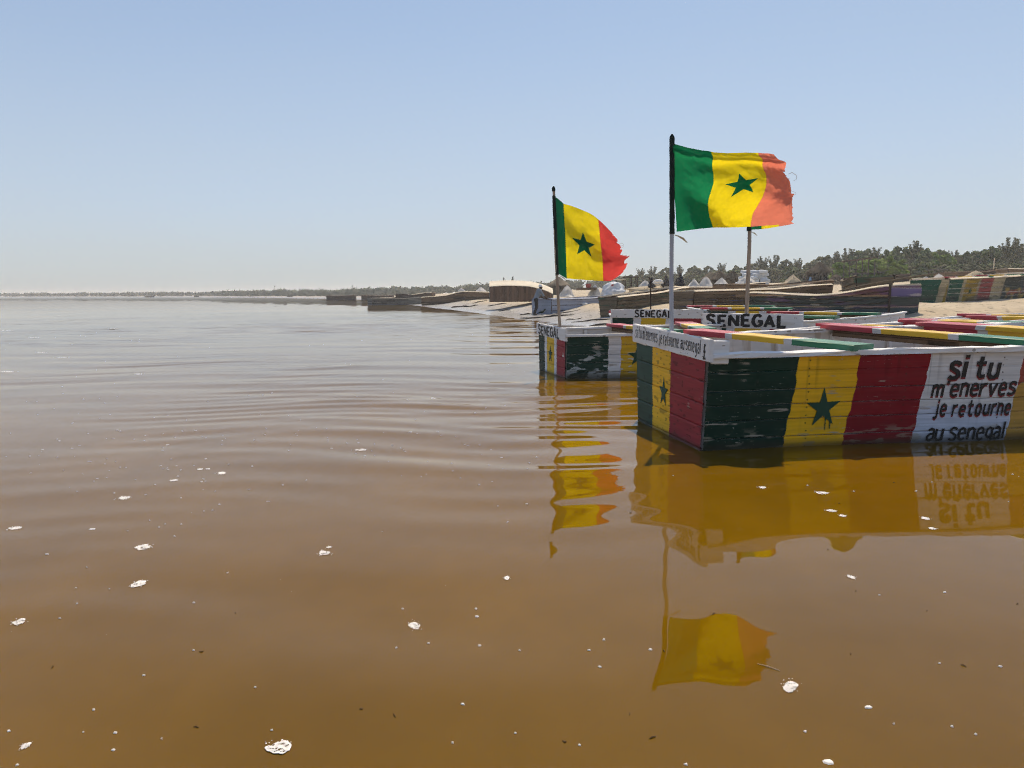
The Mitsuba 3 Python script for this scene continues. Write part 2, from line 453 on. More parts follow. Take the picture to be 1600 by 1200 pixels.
def ground_z(x, y):
    x, y = np.asarray(x, float), np.asarray(y, float)
    s = shore_dist(x, y)
    s = s + 1.0 * (meshkit.fbm(np.stack([x * .22, y * .22, x * 0], -1), 3, 3) - .5)
    z = PROF(np.clip(s, -400, 6000))
    z = z * np.where(z > 0, (1 + np.clip(x - 8, 0, 45) / 75) * (1 - .68 * np.clip((-x - 14) / 40, 0, 1)), 1)
    lump = meshkit.fbm(np.stack([x * .7, y * .7, x * 0], -1), 4, 9) - .5
    return z + np.clip(z, 0, .5) * .28 * lump + .03 * (meshkit.fbm(np.stack([x * 3, y * 3, x * 0], -1), 2, 4) - .5) * np.clip(z * 4, 0, 1)


def gz(x, y): return float(ground_z(np.array([x]), np.array([y]))[0])


def spaced(stops):
    out = []
    for a, b, st in stops: out.append(np.arange(a, b, st))
    return np.concatenate(out + [[stops[-1][1]]])


gx = spaced([(-6000, -1000, 500), (-1000, -200, 40), (-200, -50, 6), (-50, -16, 1.0), (-16, 24, .22), (24, 60, .7), (60, 200, 6), (200, 1000, 60), (1000, 6000, 500)])
gy = spaced([(14, 60, .25), (60, 130, .9), (130, 400, 6), (400, 1200, 30), (1200, 6000, 400)])
X, Y = np.meshgrid(gx, gy)
Z = ground_z(X, Y)


def sand_fn(p, n, uv):
    f1, f2 = fbm(p.x * .5, p.y * .5, 1.0, 4), fbm(p.x * 4, p.y * 4, 2.0, 3)
    dry = mix((.44, .37, .255), (.34, .275, .185), f1) * (.82 + .34 * f2)
    damp = mix((.25, .235, .21), (.33, .31, .275), f2)
    lift = .22 * (f1 - .5)
    c = mix(damp, dry, sstep(.26, .66, p.z + lift))
    streak = sstep(.70, .80, fbm(p.x * .9, p.y * 3.4, 6.0, 3)) * sstep(.75, .2, p.z)
    c = c * (1 - .5 * streak)
    peb = sstep(.80, .86, noise(p.x * 9, p.y * 5, 3.0))
    return c * (1 - .45 * peb)


def sand_rough(p, n, uv):
    return .20 + .75 * sstep(.05, .22, p.z + .12 * (fbm(p.x * .5, p.y * .5, 1.0, 3) - .5))


scene['sand_mat'] = {'type': 'twosided', 'bsdf': {'type': 'principled', 'base_color': mikit.proc(sand_fn), 'roughness': mikit.proc(sand_rough), 'specular': .35}}
one('beach', (np.stack([X.ravel(), Y.ravel(), Z.ravel()], 1), grid_faces(*X.shape)), 'sand_mat', 'pale sandy lake shore with damp grey mud at the edge', kind='structure', smooth=True)

# water: near part displaced by gentle ripples, far part flat, one mesh
wr = np.random.default_rng(21)
WAVES = []
for k in range(46):
    lam = math.exp(wr.uniform(math.log(.34), math.log(2.4)))
    ang = math.radians(90 + wr.normal(5, 11))
    WAVES.append((2 * math.pi / lam * math.cos(ang), 2 * math.pi / lam * math.sin(ang), wr.uniform(0, 6.283), lam, wr.uniform(.5, 1.3)))


def water_z(x, y):
    x, y = np.asarray(x, float), np.asarray(y, float)
    zs, zl = 0, 0
    wx = x + .35 * np.sin(y * .8 + 1.3) + .2 * np.sin(y * 1.9)
    wy = y + .30 * np.sin(x * .55 + .4) + .12 * np.sin(x * 1.7 + 2)
    for kx, ky, ph, lam, a in WAVES:
        w = np.sin(kx * wx + ky * wy + ph) * lam * a
        if lam < .75: zs = zs + w
        else: zl = zl + w
    m = meshkit.fbm(np.stack([x * .16, y * .22, x * 0], -1), 3, 31)
    m = np.clip((m - .32) * 3.2, .12, 1.25)
    calm = 1 - .86 * np.exp(-(((x - 2.9) / 2.5) ** 2 + ((y - 4.2) / 2.4) ** 2))      # sheltered by the moored boats
    m = m + .7 * np.exp(-(((x - .3) / 1.3) ** 2 + ((y - 6.2) / 3.0) ** 2))
    edge = np.clip((x + 34) / 10, 0, 1) * np.clip((36 - x) / 8, 0, 1) * np.clip((y - .4) / .8, 0, 1) * np.clip((62 - y) / 30, 0, 1)
    short = np.clip((y - 2.0) / 4.5, .12, 1)
    return (zs * .0025 * m * short + zl * .0011 * (.5 + .5 * m) * calm) * edge * calm


wxs = spaced([(-34, -14, .25), (-14, 16, .11), (16, 36, .3)])
wys = [.4]
while wys[-1] < 62: wys.append(wys[-1] + np.clip(.010 + wys[-1] * .0035, .02, .13))
wys = np.array(wys)
WX, WY = np.meshgrid(wxs, wys)
WZ = water_z(WX, WY)
wz_edge = np.zeros_like(WZ)
WZ[0, :] = WZ[-1, :] = 0; WZ[:, 0] = WZ[:, -1] = 0
v = np.stack([WX.ravel(), WY.ravel(), WZ.ravel()], 1)
f = np.vstack([q for q in [grid_faces(*WX.shape)]])
x0, x1, y0, y1 = wxs[0], wxs[-1], wys[0], wys[-1]
BIG = 6000.0
ring = np.array([(x0, y0), (x1, y0), (x1, y1), (x0, y1), (-BIG, -200), (BIG, -200), (BIG, BIG), (-BIG, BIG)])
rv = np.hstack([ring, np.zeros((8, 1))])
b = len(v)
rf = np.array([[4, 5, 1, 0], [5, 6, 2, 1], [6, 7, 3, 2], [7, 4, 0, 3]]) + b


def water_fn(p, n, uv):
    a = fbm(p.x * .13, p.y * .13, 1.0, 4)
    c = fbm(p.x * 1.4, p.y * 1.0, 5.0, 4)
    g = fbm(p.x * 9, p.y * 9, 3.0, 2)
    col = mix((.158, .0810, .0008), (.122, .0640, .0008), sstep(.3, .7, a))
    return col * (.82 + .30 * c + .07 * g)


wt = mikit.proc(water_fn)
scene['water_calm'] = {'type': 'plastic', 'diffuse_reflectance': wt, 'int_ior': 1.333, 'nonlinear': False}
scene['water_breeze'] = {'type': 'roughplastic', 'diffuse_reflectance': wt, 'int_ior': 1.333, 'alpha': .028, 'nonlinear': False}
# out on the open lake a light breeze roughens the surface
scene['water_mat'] = {'type': 'blendbsdf', 'weight': mikit.proc(lambda p, n, uv: .92 * sstep(40, 520, p.y)), 'a': {'type': 'ref', 'id': 'water_calm'}, 'b': {'type': 'ref', 'id': 'water_breeze'}}
one('lake_water', (np.vstack([v, rv]), np.vstack([f, rf])), 'water_mat', 'brown turbid lake with soft ripples', kind='structure', smooth=True)

# ---------------------------------------------------------------- boats
class Boat:
    """A plank-built pirogue. Local frame: s along the axis from the bow transom, t to the left of it, z up from the waterline (or ground)."""

    def __init__(self, key, o, heading, near, far, zn, zf, z0=0.0, zb=-.18, flare=.10, roll=0.0):
        self.key = key
        h = math.radians(heading)
        self.o = np.array([o[0], o[1], z0]); self.ds = np.array([math.cos(h), math.sin(h), 0]); self.dt = np.array([-math.sin(h), math.cos(h), 0])
        self.c = {}
        for nm, pts, zz in (('n', near, zn), ('f', far, zf)):
            pts = np.array(pts, float)
            zz = np.array(zz, float)
            self.c[nm] = (PchipInterpolator(pts[:, 0], pts[:, 1]), pts[0, 0], pts[-1, 0], PchipInterpolator(zz[:, 0], zz[:, 1]))
        self.zb, self.flare, self.roll = zb, flare, roll

    def w(self, p):
        p = np.asarray(p, float)
        t, z = p[..., 1], p[..., 2]
        cr, sr = math.cos(self.roll), math.sin(self.roll)
        t, z = t * cr - z * sr, t * sr + z * cr
        return self.o + p[..., :1] * self.ds + t[..., None] * self.dt + z[..., None] * np.array([0, 0, 1.0])

    def top(self, sd, s): return self.c[sd][3](s)

    def surf(self, sd, s, z, e=0.0):
        """Local points on a side; e: metres outward."""
        s, z = np.broadcast_arrays(np.asarray(s, float), np.asarray(z, float))
        tf, s0, s1, _ = self.c[sd]
        t, dt = tf(s), tf.derivative()(s)
        n = np.stack([dt, -np.ones_like(dt)], -1) if sd == 'n' else np.stack([-dt, np.ones_like(dt)], -1)
        n /= np.linalg.norm(n, axis=-1, keepdims=True)
        off = e + self.flare * (z - self.top(sd, s))
        return np.stack([s + n[..., 0] * off, t + n[..., 1] * off, z], -1)

    def rng_s(self, sd, n): return np.linspace(self.c[sd][1], self.c[sd][2], n)

    def sides(self, mats, nplank=6, which='nf', na=18, th=.026, zb=None, name='plank', jit=.002, seed=0, gap=.002):
        r = np.random.default_rng(seed + 100)
        zb = self.zb if zb is None else zb
        for sd in which:
            m_ = mats if isinstance(mats, str) else mats[sd]
            s = self.rng_s(sd, na)
            zt = self.top(sd, s)
            cuts = np.linspace(0, 1, nplank + 1); cuts[1:-1] += r.uniform(-.02, .02, nplank - 1)
            for k in range(nplank):
                za = zb + (zt - zb) * cuts[k] + .003 + r.uniform(0, jit); zc = zb + (zt - zb) * cuts[k + 1] - gap
                bow = r.normal(0, jit, na).cumsum() * .5
                bow -= np.linspace(bow[0], bow[-1], na)
                e = th + r.uniform(-jit, jit)
                rows = [self.surf(sd, s, za, 0), self.surf(sd, s, za + bow, e - .003), self.surf(sd, s, za + .006 + bow, e), self.surf(sd, s, zc - .006 + bow, e), self.surf(sd, s, zc + bow, e - .003), self.surf(sd, s, zc, 0)]
                V = np.stack(rows, 0).reshape(-1, 3)
                F = grid_faces(6, na)
                if sd == 'n': F = F[:, ::1]
                else: F = F[:, ::-1]
                zv = np.concatenate([za, za, za + .006, zc - .006, zc, zc])
                uv = np.stack([np.tile(s - self.c[sd][1], 6), zv], 1)
                put(name, tri(self.w(V), F), m_, self.key, uv=uv)

    def lining(self, m_, sd, na=16, zb=None, inset=-.012):
        s = self.rng_s(sd, na); zt = self.top(sd, s) - .004
        zs = np.linspace(0, 1, 4)
        zb = self.zb if zb is None else zb
        V = np.stack([self.surf(sd, s, zb + (zt - zb) * q, inset) for q in zs], 0).reshape(-1, 3)
        put('lining', tri(self.w(V), grid_faces(4, na)), m_, self.key)

    def floor(self, m_, z=.06, na=16):
        a = self.rng_s('n', na); b_ = self.rng_s('f', na)
        V = np.concatenate([self.surf('n', a, np.full(na, z), 0), self.surf('f', b_, np.full(na, z), 0)])
        put('floor', tri(self.w(V), grid_faces(2, na)), m_, self.key)

    def ends(self, m_, nplank=5, th=.026, stern=True, zb=None, seed=0):
        zb = self.zb if zb is None else zb
        for idx in ([1, 2] if stern else [1]):
            sn, sf = self.c['n'][idx], self.c['f'][idx]
            for k in range(nplank):
                q0, q1 = k / nplank, (k + 1) / nplank
                zn = self.top('n', sn) - zb; zf = self.top('f', sf) - zb
                P = lambda sd, s, q, d: self.surf(sd, s, zb + (self.top(sd, s) - zb) * q + d, .014)
                c = [P('f', sf, q0, .003), P('n', sn, q0, .003), P('n', sn, q1, -.002), P('f', sf, q1, -.002)]
                c = [x.reshape(3) for x in c]
                out = np.array([-1.0, 0, 0]) if idx == 1 else np.array([1.0, 0, 0])
                ni, nz = 10, 4
                a = np.linspace(0, 1, ni)[None, :, None]
                dz = [0, .07, .93, 1]; ee = [th - .004, th, th, th - .004]
                rows = [(c[0] * (1 - q) + c[3] * q) * (1 - a[0]) + (c[1] * (1 - q) + c[2] * q) * a[0] + out * e for q, e in zip(dz, ee)]
                rows = [(c[0]) * (1 - a[0]) + c[1] * a[0]] + rows + [c[3] * (1 - a[0]) + c[2] * a[0]]
                V = np.concatenate(rows)
                F = grid_faces(6, ni)
                if idx == 2: F = F[:, ::-1]
                uv = np.stack([np.tile(a.ravel(), 6), V[:, 2]], 1)
                put('transom_plank' if idx == 1 else 'stern_plank', tri(self.w(V), F), m_, self.key, uv=uv)
            # inner face
            c = [self.surf('f', sf, zb, 0), self.surf('n', sn, zb, 0), self.surf('n', sn, self.top('n', sn) - .005, 0), self.surf('f', sf, self.top('f', sf) - .005, 0)]
            put('end_lining', tri(self.w(np.array([x.reshape(3) for x in c])), [[0, 1, 2, 3]]), getattr(self, 'inner', m_), self.key)

    def rail(self, m_, sd, w=.11, h=.035, na=20, over=.0, lift=0.0, rough=.002, seed=0, s_from=None, slope=None):
        r = np.random.default_rng(seed + (3 if sd == 'n' else 4))
        s = np.linspace(self.c[sd][1] - over if s_from is None else s_from, self.c[sd][2] + over, na)
        sc = np.clip(s, self.c[sd][1], self.c[sd][2])
        zt = self.top(sd, sc) + lift
        rows = []
        prof = [(-w * .5, 0), (w * .5 - .004, 0), (w * .5, .004), (w * .5, h - .005), (w * .5 - .005, h), (-w * .5 + .005, h), (-w * .5, h - .005)]
        if slope: prof = [(-w * .5, 0), (w * .5 - .004, 0), (w * .5, .004), (w * .5, h - slope - .005), (w * .5 - .006, h - slope), (-w * .4, h), (-w * .5, h - .01)]
        for e, z in prof + prof[:1]:
            p = self.surf(sd, sc, zt + z + r.normal(0, rough, na) * (z > .02), e + .012 - self.flare * z + r.normal(0, rough, na))
            p[:, 0] += s - sc
            rows.append(p)
        V = np.stack(rows, 0).reshape(-1, 3)
        F = grid_faces(8, na)
        if sd == 'f': F = F[:, ::-1]
        m = tri(self.w(V), F)
        put('gunwale_rail', m, m_, self.key)

    def bench(self, s_far, s_near, z_far=None, z_near=None, w=.30, th=.05, over=.06, front=0.0, m_='paint_bench', t_far=None, t_near=None, lift=.036, sup=True):
        """Thwart across the boat, u = 0 at the far end."""
        tf = float(self.c['f'][0](s_far)) + over if t_far is None else t_far
        tn = float(self.c['n'][0](s_near)) - over if t_near is None else t_near
        zf = float(self.top('f', s_far)) + lift + th / 2 if z_far is None else z_far
        zn = float(self.top('n', s_near)) + lift + th / 2 if z_near is None else z_near
        p0, p1 = np.array([s_far, tf, zf]), np.array([s_near, tn, zn])
        n = 14
        d, sdir, u_ = frame(p1 - p0)
        ch = .006
        prof = [(-w / 2, -th / 2), (w / 2, -th / 2), (w / 2, th / 2 - ch), (w / 2 - ch, th / 2), (-w / 2 + ch, th / 2), (-w / 2, th / 2 - ch), (-w / 2, -th / 2)]
        a = np.linspace(0, 1, n)
        rr = np.random.default_rng(int(abs(s_far) * 977) + 5)
        V, U = [], []
        for x, y in prof:
            V.append(p0 + (p1 - p0) * a[:, None] + sdir * (x + rr.normal(0, .0015, n)[:, None]) + u_ * (y + rr.normal(0, .001, n)[:, None]))
            U.append(np.stack([a, np.full(n, x + y)], 1))
        F = grid_faces(len(prof), n)
        k = len(prof) * n
        V = np.concatenate(V); U = np.concatenate(U)
        m = tri(self.w(V), F)
        # end caps
        caps = []
        for j in (0, n - 1):
            ids = [i * n + j for i in range(6)]
            caps += [[ids[0], ids[i], ids[i + 1]] for i in range(1, 5)] if j == 0 else [[ids[0], ids[i + 1], ids[i]] for i in range(1, 5)]
        m = trimesh.Trimesh(m.vertices, np.vstack([m.faces, caps]), process=False)
        bk = put('bench', m, m_, self.key, uv=U)
        if front:
            q = [p0 + (p1 - p0) * x + sdir * dx + u_ * dz for dz in (-th / 2 - .003, -th / 2 - front) for x, dx in ((.035, 0), (.965, 0))]
            side = -1 if (self.w(q[0] + sdir) - self.w(q[0]))[1] > 0 else 1
            sh = sdir * side * (w / 2 - .04)
            V = np.array([np.concatenate([(p0 + (p1 - p0) * x)]) + sh + u_ * dz + sdir * side * ex for ex in (0, -.025) for dz in (-th / 2 - .003, -th / 2 - front) for x in np.linspace(.035, .965, n)])
            U = np.array([[x, dz] for ex in (0, 1) for dz in (0, -front) for x in np.linspace(.035, .965, n)])
            F = np.vstack([grid_faces(2, n), grid_faces(2, n)[:, ::-1] + 2 * n])
            put('front_panel', tri(self.w(V), F), m_, bk, uv=U)
        elif sup:
            put('support', beam(self.w(p0 + (p1 - p0) * .05 - u_ * (th / 2 + .04) + sdir * .06), self.w(p0 + (p1 - p0) * .95 - u_ * (th / 2 + .04) + sdir * .06), .05, .078), 'old_wood', bk)

    def ribs(self, m_, ss, w=.05, d=.045, sds='nf', z0=.07):
        for sd in sds:
            for s in ss:
                a = self.surf(sd, np.array([s]), np.array([z0]), -.04)[0]; b_ = self.surf(sd, np.array([s]), self.top(sd, np.array([s])) - .01, -.04)[0]
                put('rib', beam(self.w(a), self.w(b_), w, d, upv=self.ds), m_, self.key)

    def board(self, m_, h=.20, over=(.07, .07), th=.04, lift=(.14, .14), out=.045, dn=None):
        """The name board across the top of the bow transom; returns its key and a mapper from (x along, z up) to world."""
        sn, sf = self.c['n'][1], self.c['f'][1]
        L = self.surf('f', np.array([sf]), self.top('f', np.array([sf])), 0)[0]; C = self.surf('n', np.array([sn]), self.top('n', np.array([sn])), 0)[0]
        d = (C - L); ln = np.linalg.norm(d[:2]); d /= np.linalg.norm(d)
        L = L - d * over[0] + [-out, 0, lift[0]]; C = C + d * over[1] + [-out, 0, lift[1]]
        ln = np.linalg.norm(C - L); d = (C - L) / ln
        n = 12; a = np.linspace(0, 1, n)
        rr = np.random.default_rng(int(ln * 1000))
        prof = [(0, 0), (0, -h), (th, -h), (th, 0), (0, 0)]
        prof = [(.006, 0), (0, -.006), (0, -h + .006), (.006, -h), (th - .006, -h), (th, -h + .006), (th, -.006), (th - .006, 0), (.006, 0)]
        V = np.concatenate([L + d * (a[:, None] * ln) + np.array([x, 0, z]) + np.array([0, 0, 1.0]) * rr.normal(0, .0025, n)[:, None] for x, z in prof])
        F = grid_faces(len(prof), n)
        caps = []
        for j in (0, n - 1):
            ids = [i * n + j for i in range(8)]
            caps += [[ids[0], ids[i], ids[i + 1]] for i in range(1, 7)]
        m = tri(self.w(V), F[:, ::-1])
        m = trimesh.Trimesh(m.vertices, np.vstack([m.faces, caps]), process=False)
        k = put('name_board', m, m_, self.key)
        return k, ln, lambda q: self.w(L + d * q[:, :1] + np.array([0, 0, 1.0]) * (q[:, 1:2] - h) - np.array([1.0, 0, 0]) * (.0015 + q[:, 2:3]))

    def write_side(self, sd, g, s0, z0, mat_, name='lettering', parent=None, off=.031, depth=.002, label=None):
        m = flat_mesh(g, depth, .12)
        q = m.vertices
        V = self.surf(sd, s0 + q[:, 0], z0 + q[:, 1], off + q[:, 2])
        put(name, trimesh.Trimesh(self.w(V), m.faces, process=False), mat_, parent or self.key, label=label)


def write_board(k, mapper, g, x, z, mat_='letter_black', label=None):
    m = flat_mesh(affinity.translate(g, x, z), .002)
    put('lettering', trimesh.Trimesh(mapper(m.vertices), m.faces, process=False), mat_, k, label=label)


G_SEN = 'boats painted in green yellow and red bands'

# --- the nearest boat
kA = thing('painted_boat', 'nearest painted boat, French words on its white bow board and white side panel', 'boat', G_SEN)
A = Boat(kA, (1.50, 6.99), 18, [(-.10, -.80), (1.84, -1.09), (2.75, -1.27), (4.2, -1.42), (5.6, -1.38), (7.4, -1.0)], [(.10, .80), (1.0, .84), (2.75, .98), (4.14, 1.02), (5.6, .98), (7.4, .8)],
         [(-.2, .80), (2, .815), (7.5, .86)], [(-.2, .86), (2, .88), (7.5, .92)], flare=.07)
A.inner = 'paint_inner'
A.sides({'n': 'paint_side_near', 'f': 'paint_white'}, 7, seed=1, na=24)
A.ends('paint_transom_near', 5, seed=1)
for sd in 'nf': A.lining('paint_inner', sd); A.rail('paint_white', sd, .13, .042, 40, .02, 0.0, .0048)
A.floor('old_wood', .05)
kb, ln, mp = A.board('paint_white', .19, (.10, .10), .045, (.16, .17), .04)
g, w_ = lettering("si tu m'enerves je retourne au senegal", .084, .11, .36, .03, .03, 4, 1.0)
g = affinity.scale(g, 1.56 / w_, 1.0, origin=(0, 0))
write_board(kb, mp, g, .09, .055)
g, _ = lettering('#', .085, .2, .2, 0, .01, 2)
write_board(kb, mp, g, ln - .10, .03)
# corner blocks that return the board along each side
for sd, z in (('n', .055), ('f', .055)):
    s0 = A.c[sd][1]
    a = A.surf(sd, np.array([s0 + .02]), A.top(sd, np.array([s0])) + z, -.005)[0]; b_ = A.surf(sd, np.array([s0 + .17]), A.top(sd, np.array([s0])) + z - .004, -.005)[0]
    put('corner_block', beam(A.w(a), A.w(b_), .10, .20, .008), 'paint_white', kA)
A.bench(.80, 1.30, w=.30, th=.055, over=.05, sup=False)
A.bench(2.75, 3.10, w=.30, th=.055, over=.05)
A.bench(4.25, 4.7, w=.42, th=.05, over=.03, front=.22)
A.ribs('paint_white', [.75, 1.9, 2.72, 3.6, 4.6, 5.5])
A.write_side('n', star_poly(0, 0, .185, .36, .03, .9, [(.03, -.05, -.2), (.075, -.12, -.19)]), A.c['n'][1] + 1.09, .34, 'star_green', 'star')
s_w = A.c['n'][1] + 2.09
for txt, h, wd, x, z, sd_ in (('si tu', .138, .47, .16, .590, 3), ("m'enerves", .108, .80, .02, .425, 5), ('je retourne', .098, .74, .06, .245, 6), ('au senegal', .112, .74, .02, .012, 7)):
    g, w_ = lettering(txt, h, .225 if txt == 'si tu' else .18, .27 if 'ret' in txt else .21, .10, .02, sd_)
    g = affinity.scale(g, wd / w_, 1.0, origin=(0, 0))
    if z > .1:
        A.write_side('n', affinity.translate(g, 0, -.015), s_w + x, z, 'letter_red', 'letter_shadow', off=.0300, depth=.0012)
    A.write_side('n', g, s_w + x, z, 'letter_black', 'lettering', off=.0320)
g = star_poly(0, 0, .15, .38, -.03, .72)
m = flat_mesh(g, .002)
Lc = A.surf('f', np.array([A.c['f'][1]]), np.array([.3]), 0)[0]; Cc = A.surf('n', np.array([A.c['n'][1]]), np.array([.3]), 0)[0]
dd = (Cc - Lc); wd_ = np.linalg.norm(dd); dd /= wd_


def on_transom(B, q, xf, z):
    L = B.surf('f', np.array([B.c['f'][1]]), np.array([z]), .014)[0]; C = B.surf('n', np.array([B.c['n'][1]]), np.array([z]), .014)[0]
    d = (C - L); wd = np.linalg.norm(d); d /= wd
    return B.w(L + d * (xf * wd + q[:, :1]) + np.array([0, 0, 1.0]) * q[:, 1:2] - np.array([1.0, 0, 0]) * (.030 + q[:, 2:3]))


put('star', trimesh.Trimesh(on_transom(A, m.vertices, .46, .40), m.faces, process=False), 'star_green', kA)

# --- the boat to its left, with the second flag
kB = thing('painted_boat', 'painted boat floating left of the nearest one, flag at its bow, chipped dark green side', 'boat', G_SEN)
B = Boat(kB, (.69, 12.38), 5, [(.12, -.70), (1.2, -.80), (2.8, -.92), (4.6, -.62)], [(-.12, .72), (1.3, .92), (2.8, 1.08), (4.6, .70)], [(-.2, .66), (4.7, .72)], [(-.2, .70), (4.7, .76)], flare=.06)
B.inner = 'paint_inner'
B.sides({'n': 'paint_side_left', 'f': 'paint_white'}, 6, seed=2)
B.ends('paint_transom', 5)
for sd in 'nf': B.lining('paint_inner', sd); B.rail('paint_white', sd, .11, .036, 22, .02)
B.floor('old_wood', .05)
kb, ln, mp = B.board('paint_white', .20, (.10, .04), .04, (.13, .13), .04)
g, w_ = lettering('SENEGAL', .15, .22, .24, 0, .02, 11)
write_board(kb, mp, affinity.scale(g, 1.18 / w_, 1, origin=(0, 0)), .12, .02)
m = flat_mesh(star_poly(0, 0, .16, .38, 0, .72), .002)
put('star', trimesh.Trimesh(on_transom(B, m.vertices, .47, .33), m.faces, process=False), 'star_green', kB)
B.write_side('n', star_poly(0, 0, .17, .38, .05), B.c['n'][1] + 1.13, .36, 'star_green', 'star')
B.bench(1.25, 1.85, w=.28)
B.bench(2.62, 2.45, w=.34, front=.16, t_near=-.55)
B.ribs('paint_white', [.7, 1.6, 2.5])

# --- boats moored behind, a row seen from the bow
def moored(label, o, heading, hw, ln, zt, benches, text=None, lift=.15, bh=.19, skew=0.0, star=False, seed=0, tx=(.08, .8)):
    k = thing('painted_boat', label, 'boat', G_SEN)
    w0, w1 = hw
    b_ = Boat(k, o, heading, [(-skew, -w0), (ln * .45, -w1), (ln, -w0 * .9)], [(skew, w0), (ln * .45, w1), (ln, w0 * .9)], [(-1, zt), (ln + 1, zt + .06)], [(-1, zt), (ln + 1, zt + .06)], flare=.06)
    b_.inner = 'paint_inner'
    b_.sides({'n': 'paint_white', 'f': 'paint_white'}, 5, seed=seed, na=12)
    b_.ends('paint_transom', 4)
    for sd in 'nf': b_.lining('paint_inner', sd, 10); b_.rail('paint_white', sd, .10, .034, 16, .02, seed=seed)
    b_.floor('old_wood', .05)
    if text:
        kb, l_, mp = b_.board('paint_white', bh, (.06, .06), .04, (lift, lift), .04)
        g, w_ = lettering('SENEGAL', bh * .74, .24, .26, 0, .02, 20 + seed)
        write_board(kb, mp, affinity.scale(g, l_ * tx[1] / w_, 1, origin=(0, 0)), l_ * tx[0], bh * .13)
    for s, front, dn in benches:
        b_.bench(s, s + dn, w=.30, front=front)
    b_.ribs('paint_white', [ln * .25, ln * .5, ln * .75])
    return b_


C = moored('painted boat with large spaced SENEGAL board facing the camera, directly behind the nearest boat', (4.35, 13.4), 46, (.84, 1.05), 6.2, .82, [(1.1, 0, .2), (3.3, 0, .1)], 'SENEGAL', .15, .27, -.12, seed=3, tx=(.05, .80))
D = moored('painted boat with small SENEGAL board, left of the large SENEGAL board', (3.32, 17.0), 80, (.98, 1.1), 5.0, .80, [(1.6, 0, 0)], 'SENEGAL', .17, .20, .15, seed=4, tx=(.27, .40))
E_ = moored('painted boat farthest back of the moored ones, two striped benches showing above the SENEGAL boards', (6.3, 19.6), 83, (1.05, 1.25), 5.0, .86, [(.5, 0, 0), (3.0, 0, 0)], seed=5)
Gb = moored('painted boat lying just beyond the far rail of the nearest boat', (4.33, 10.55), 31, (.75, 1.08), 5.5, .74, [(1.65, .18, .0), (3.9, .2, 0)], seed=6)
F_ = moored('second painted boat beyond the far rail of the nearest boat', (6.75, 12.6), 31, (.75, 1.08), 5.5, .74, [(1.75, .12, .0), (4.0, .2, 0)], seed=7)
H_ = moored('painted boat at the right edge, its dark red bench end against the sand', (9.3, 15.0), 31, (.75, 1.05), 5.5, .76, [(1.7, .2, .0)], seed=8)

# ---------------------------------------------------------------- flags
def flag(label, base, top, h0, height, path, mat_, pole_mat, ragged=.05, sag=(0, 0), seed=0, rad=.018, sleeve=True, amp=.05, finial=True, lean=1.0):
    """base, top: pole ends. path(a) -> (x, y) offset of the cloth at a along its length; h0: height of the cloth's foot on the pole."""
    k = thing('flag', label, 'flag', 'flags flying from the moored boats')
    base, top = np.array(base, float), np.array(top, float)
    n = 14
    q = base + (top - base) * np.linspace(0, 1, n)[:, None]
    q[:, :2] += rad * .35 * np.sin(np.linspace(0, 5, n) + seed)[:, None] * [1, .4]
    put('pole', tube(q, np.linspace(rad, rad * .78, n), 12), pole_mat, k, smooth=40)
    ax = (top - base) / np.linalg.norm(top - base)
    at = lambda z: base + ax * ((z - base[2]) / ax[2])
    if sleeve:
        zs = np.linspace(h0 - .02, h0 + height + .02, 12)
        put('sleeve', tube([at(z) for z in zs], rad * (1.12 + .10 * np.sin(zs * 31)), 12), 'black_cloth', k, smooth=40)
    if finial:
        put('finial', tube([top + ax * -.05, top + ax * -.01, top + ax * .015, top + ax * .035], [rad * 1.05, rad * 1.15, rad * .9, rad * .3], 10), 'black_cloth', k, smooth=40)
    nu, nv = 96, 60
    a, b_ = np.meshgrid(np.linspace(0, 1, nu), np.linspace(0, 1, nv))      # a along, b_ up
    r = np.random.default_rng(seed)
    rag = 1 - ragged * (meshkit.fbm(np.stack([np.linspace(0, 9, nv), np.full(nv, seed), np.zeros(nv)], -1), 4, seed) * 1.6)
    au = a * rag[:, None] ** np.ones_like(a)
    pts = np.zeros((nv, nu, 3))
    xy = path(au, b_)
    z = h0 + height * b_
    base_pts = at(0)[None, None, :] + ax * ((z - 0) / ax[2])[..., None]
    pts[...] = base_pts
    pts[..., 0] += xy[0] + rad * .9; pts[..., 1] += xy[1]
    pts[..., 2] += xy[2]
    # small wrinkles
    fold = meshkit.fbm(np.stack([au * 5 + b_ * 2.0, b_ * 3 - au * 2.2, au * 0 + seed], -1), 4, seed + 2) - .5
    pts[..., 1] += amp * fold * np.clip(au * 6, 0, 1)
    F = grid_faces(nv, nu)
    # tears at the fly end
    ca, cb = au[:-1, :-1].ravel(), b_[:-1, :-1].ravel()
    tear = meshkit.fbm(np.stack([ca * 16, cb * 11, ca * 0 + seed], -1), 3, seed + 7)
    keep = ~((ca > .90) & (tear > .60 - (ca - .90) * 1.2))
    uv = np.stack([au.ravel(), b_.ravel()], 1)
    put('cloth', tri(pts.reshape(-1, 3), F[keep]), mat_, k, smooth=True, uv=uv)
    # loose threads and the tie below the cloth
    p0 = at(h0 - .03)
    put('tie_cord', tube([p0 + [rad, -.01, 0], p0 + [.05, -.02, -.01], p0 + [.10, -.02, -.035], p0 + [.145, -.01, -.075]], [.004, .006, .010, .003], 6), 'rope', k, smooth=40)
    e = pts[int(nv * .72), -1]
    put('thread', tube([e, e + [.03, 0, .015], e + [.07, 0, -.01], e + [.075, 0, -.045], e + [.05, 0, -.06]], .0022, 5), 'rope', k)
    return k


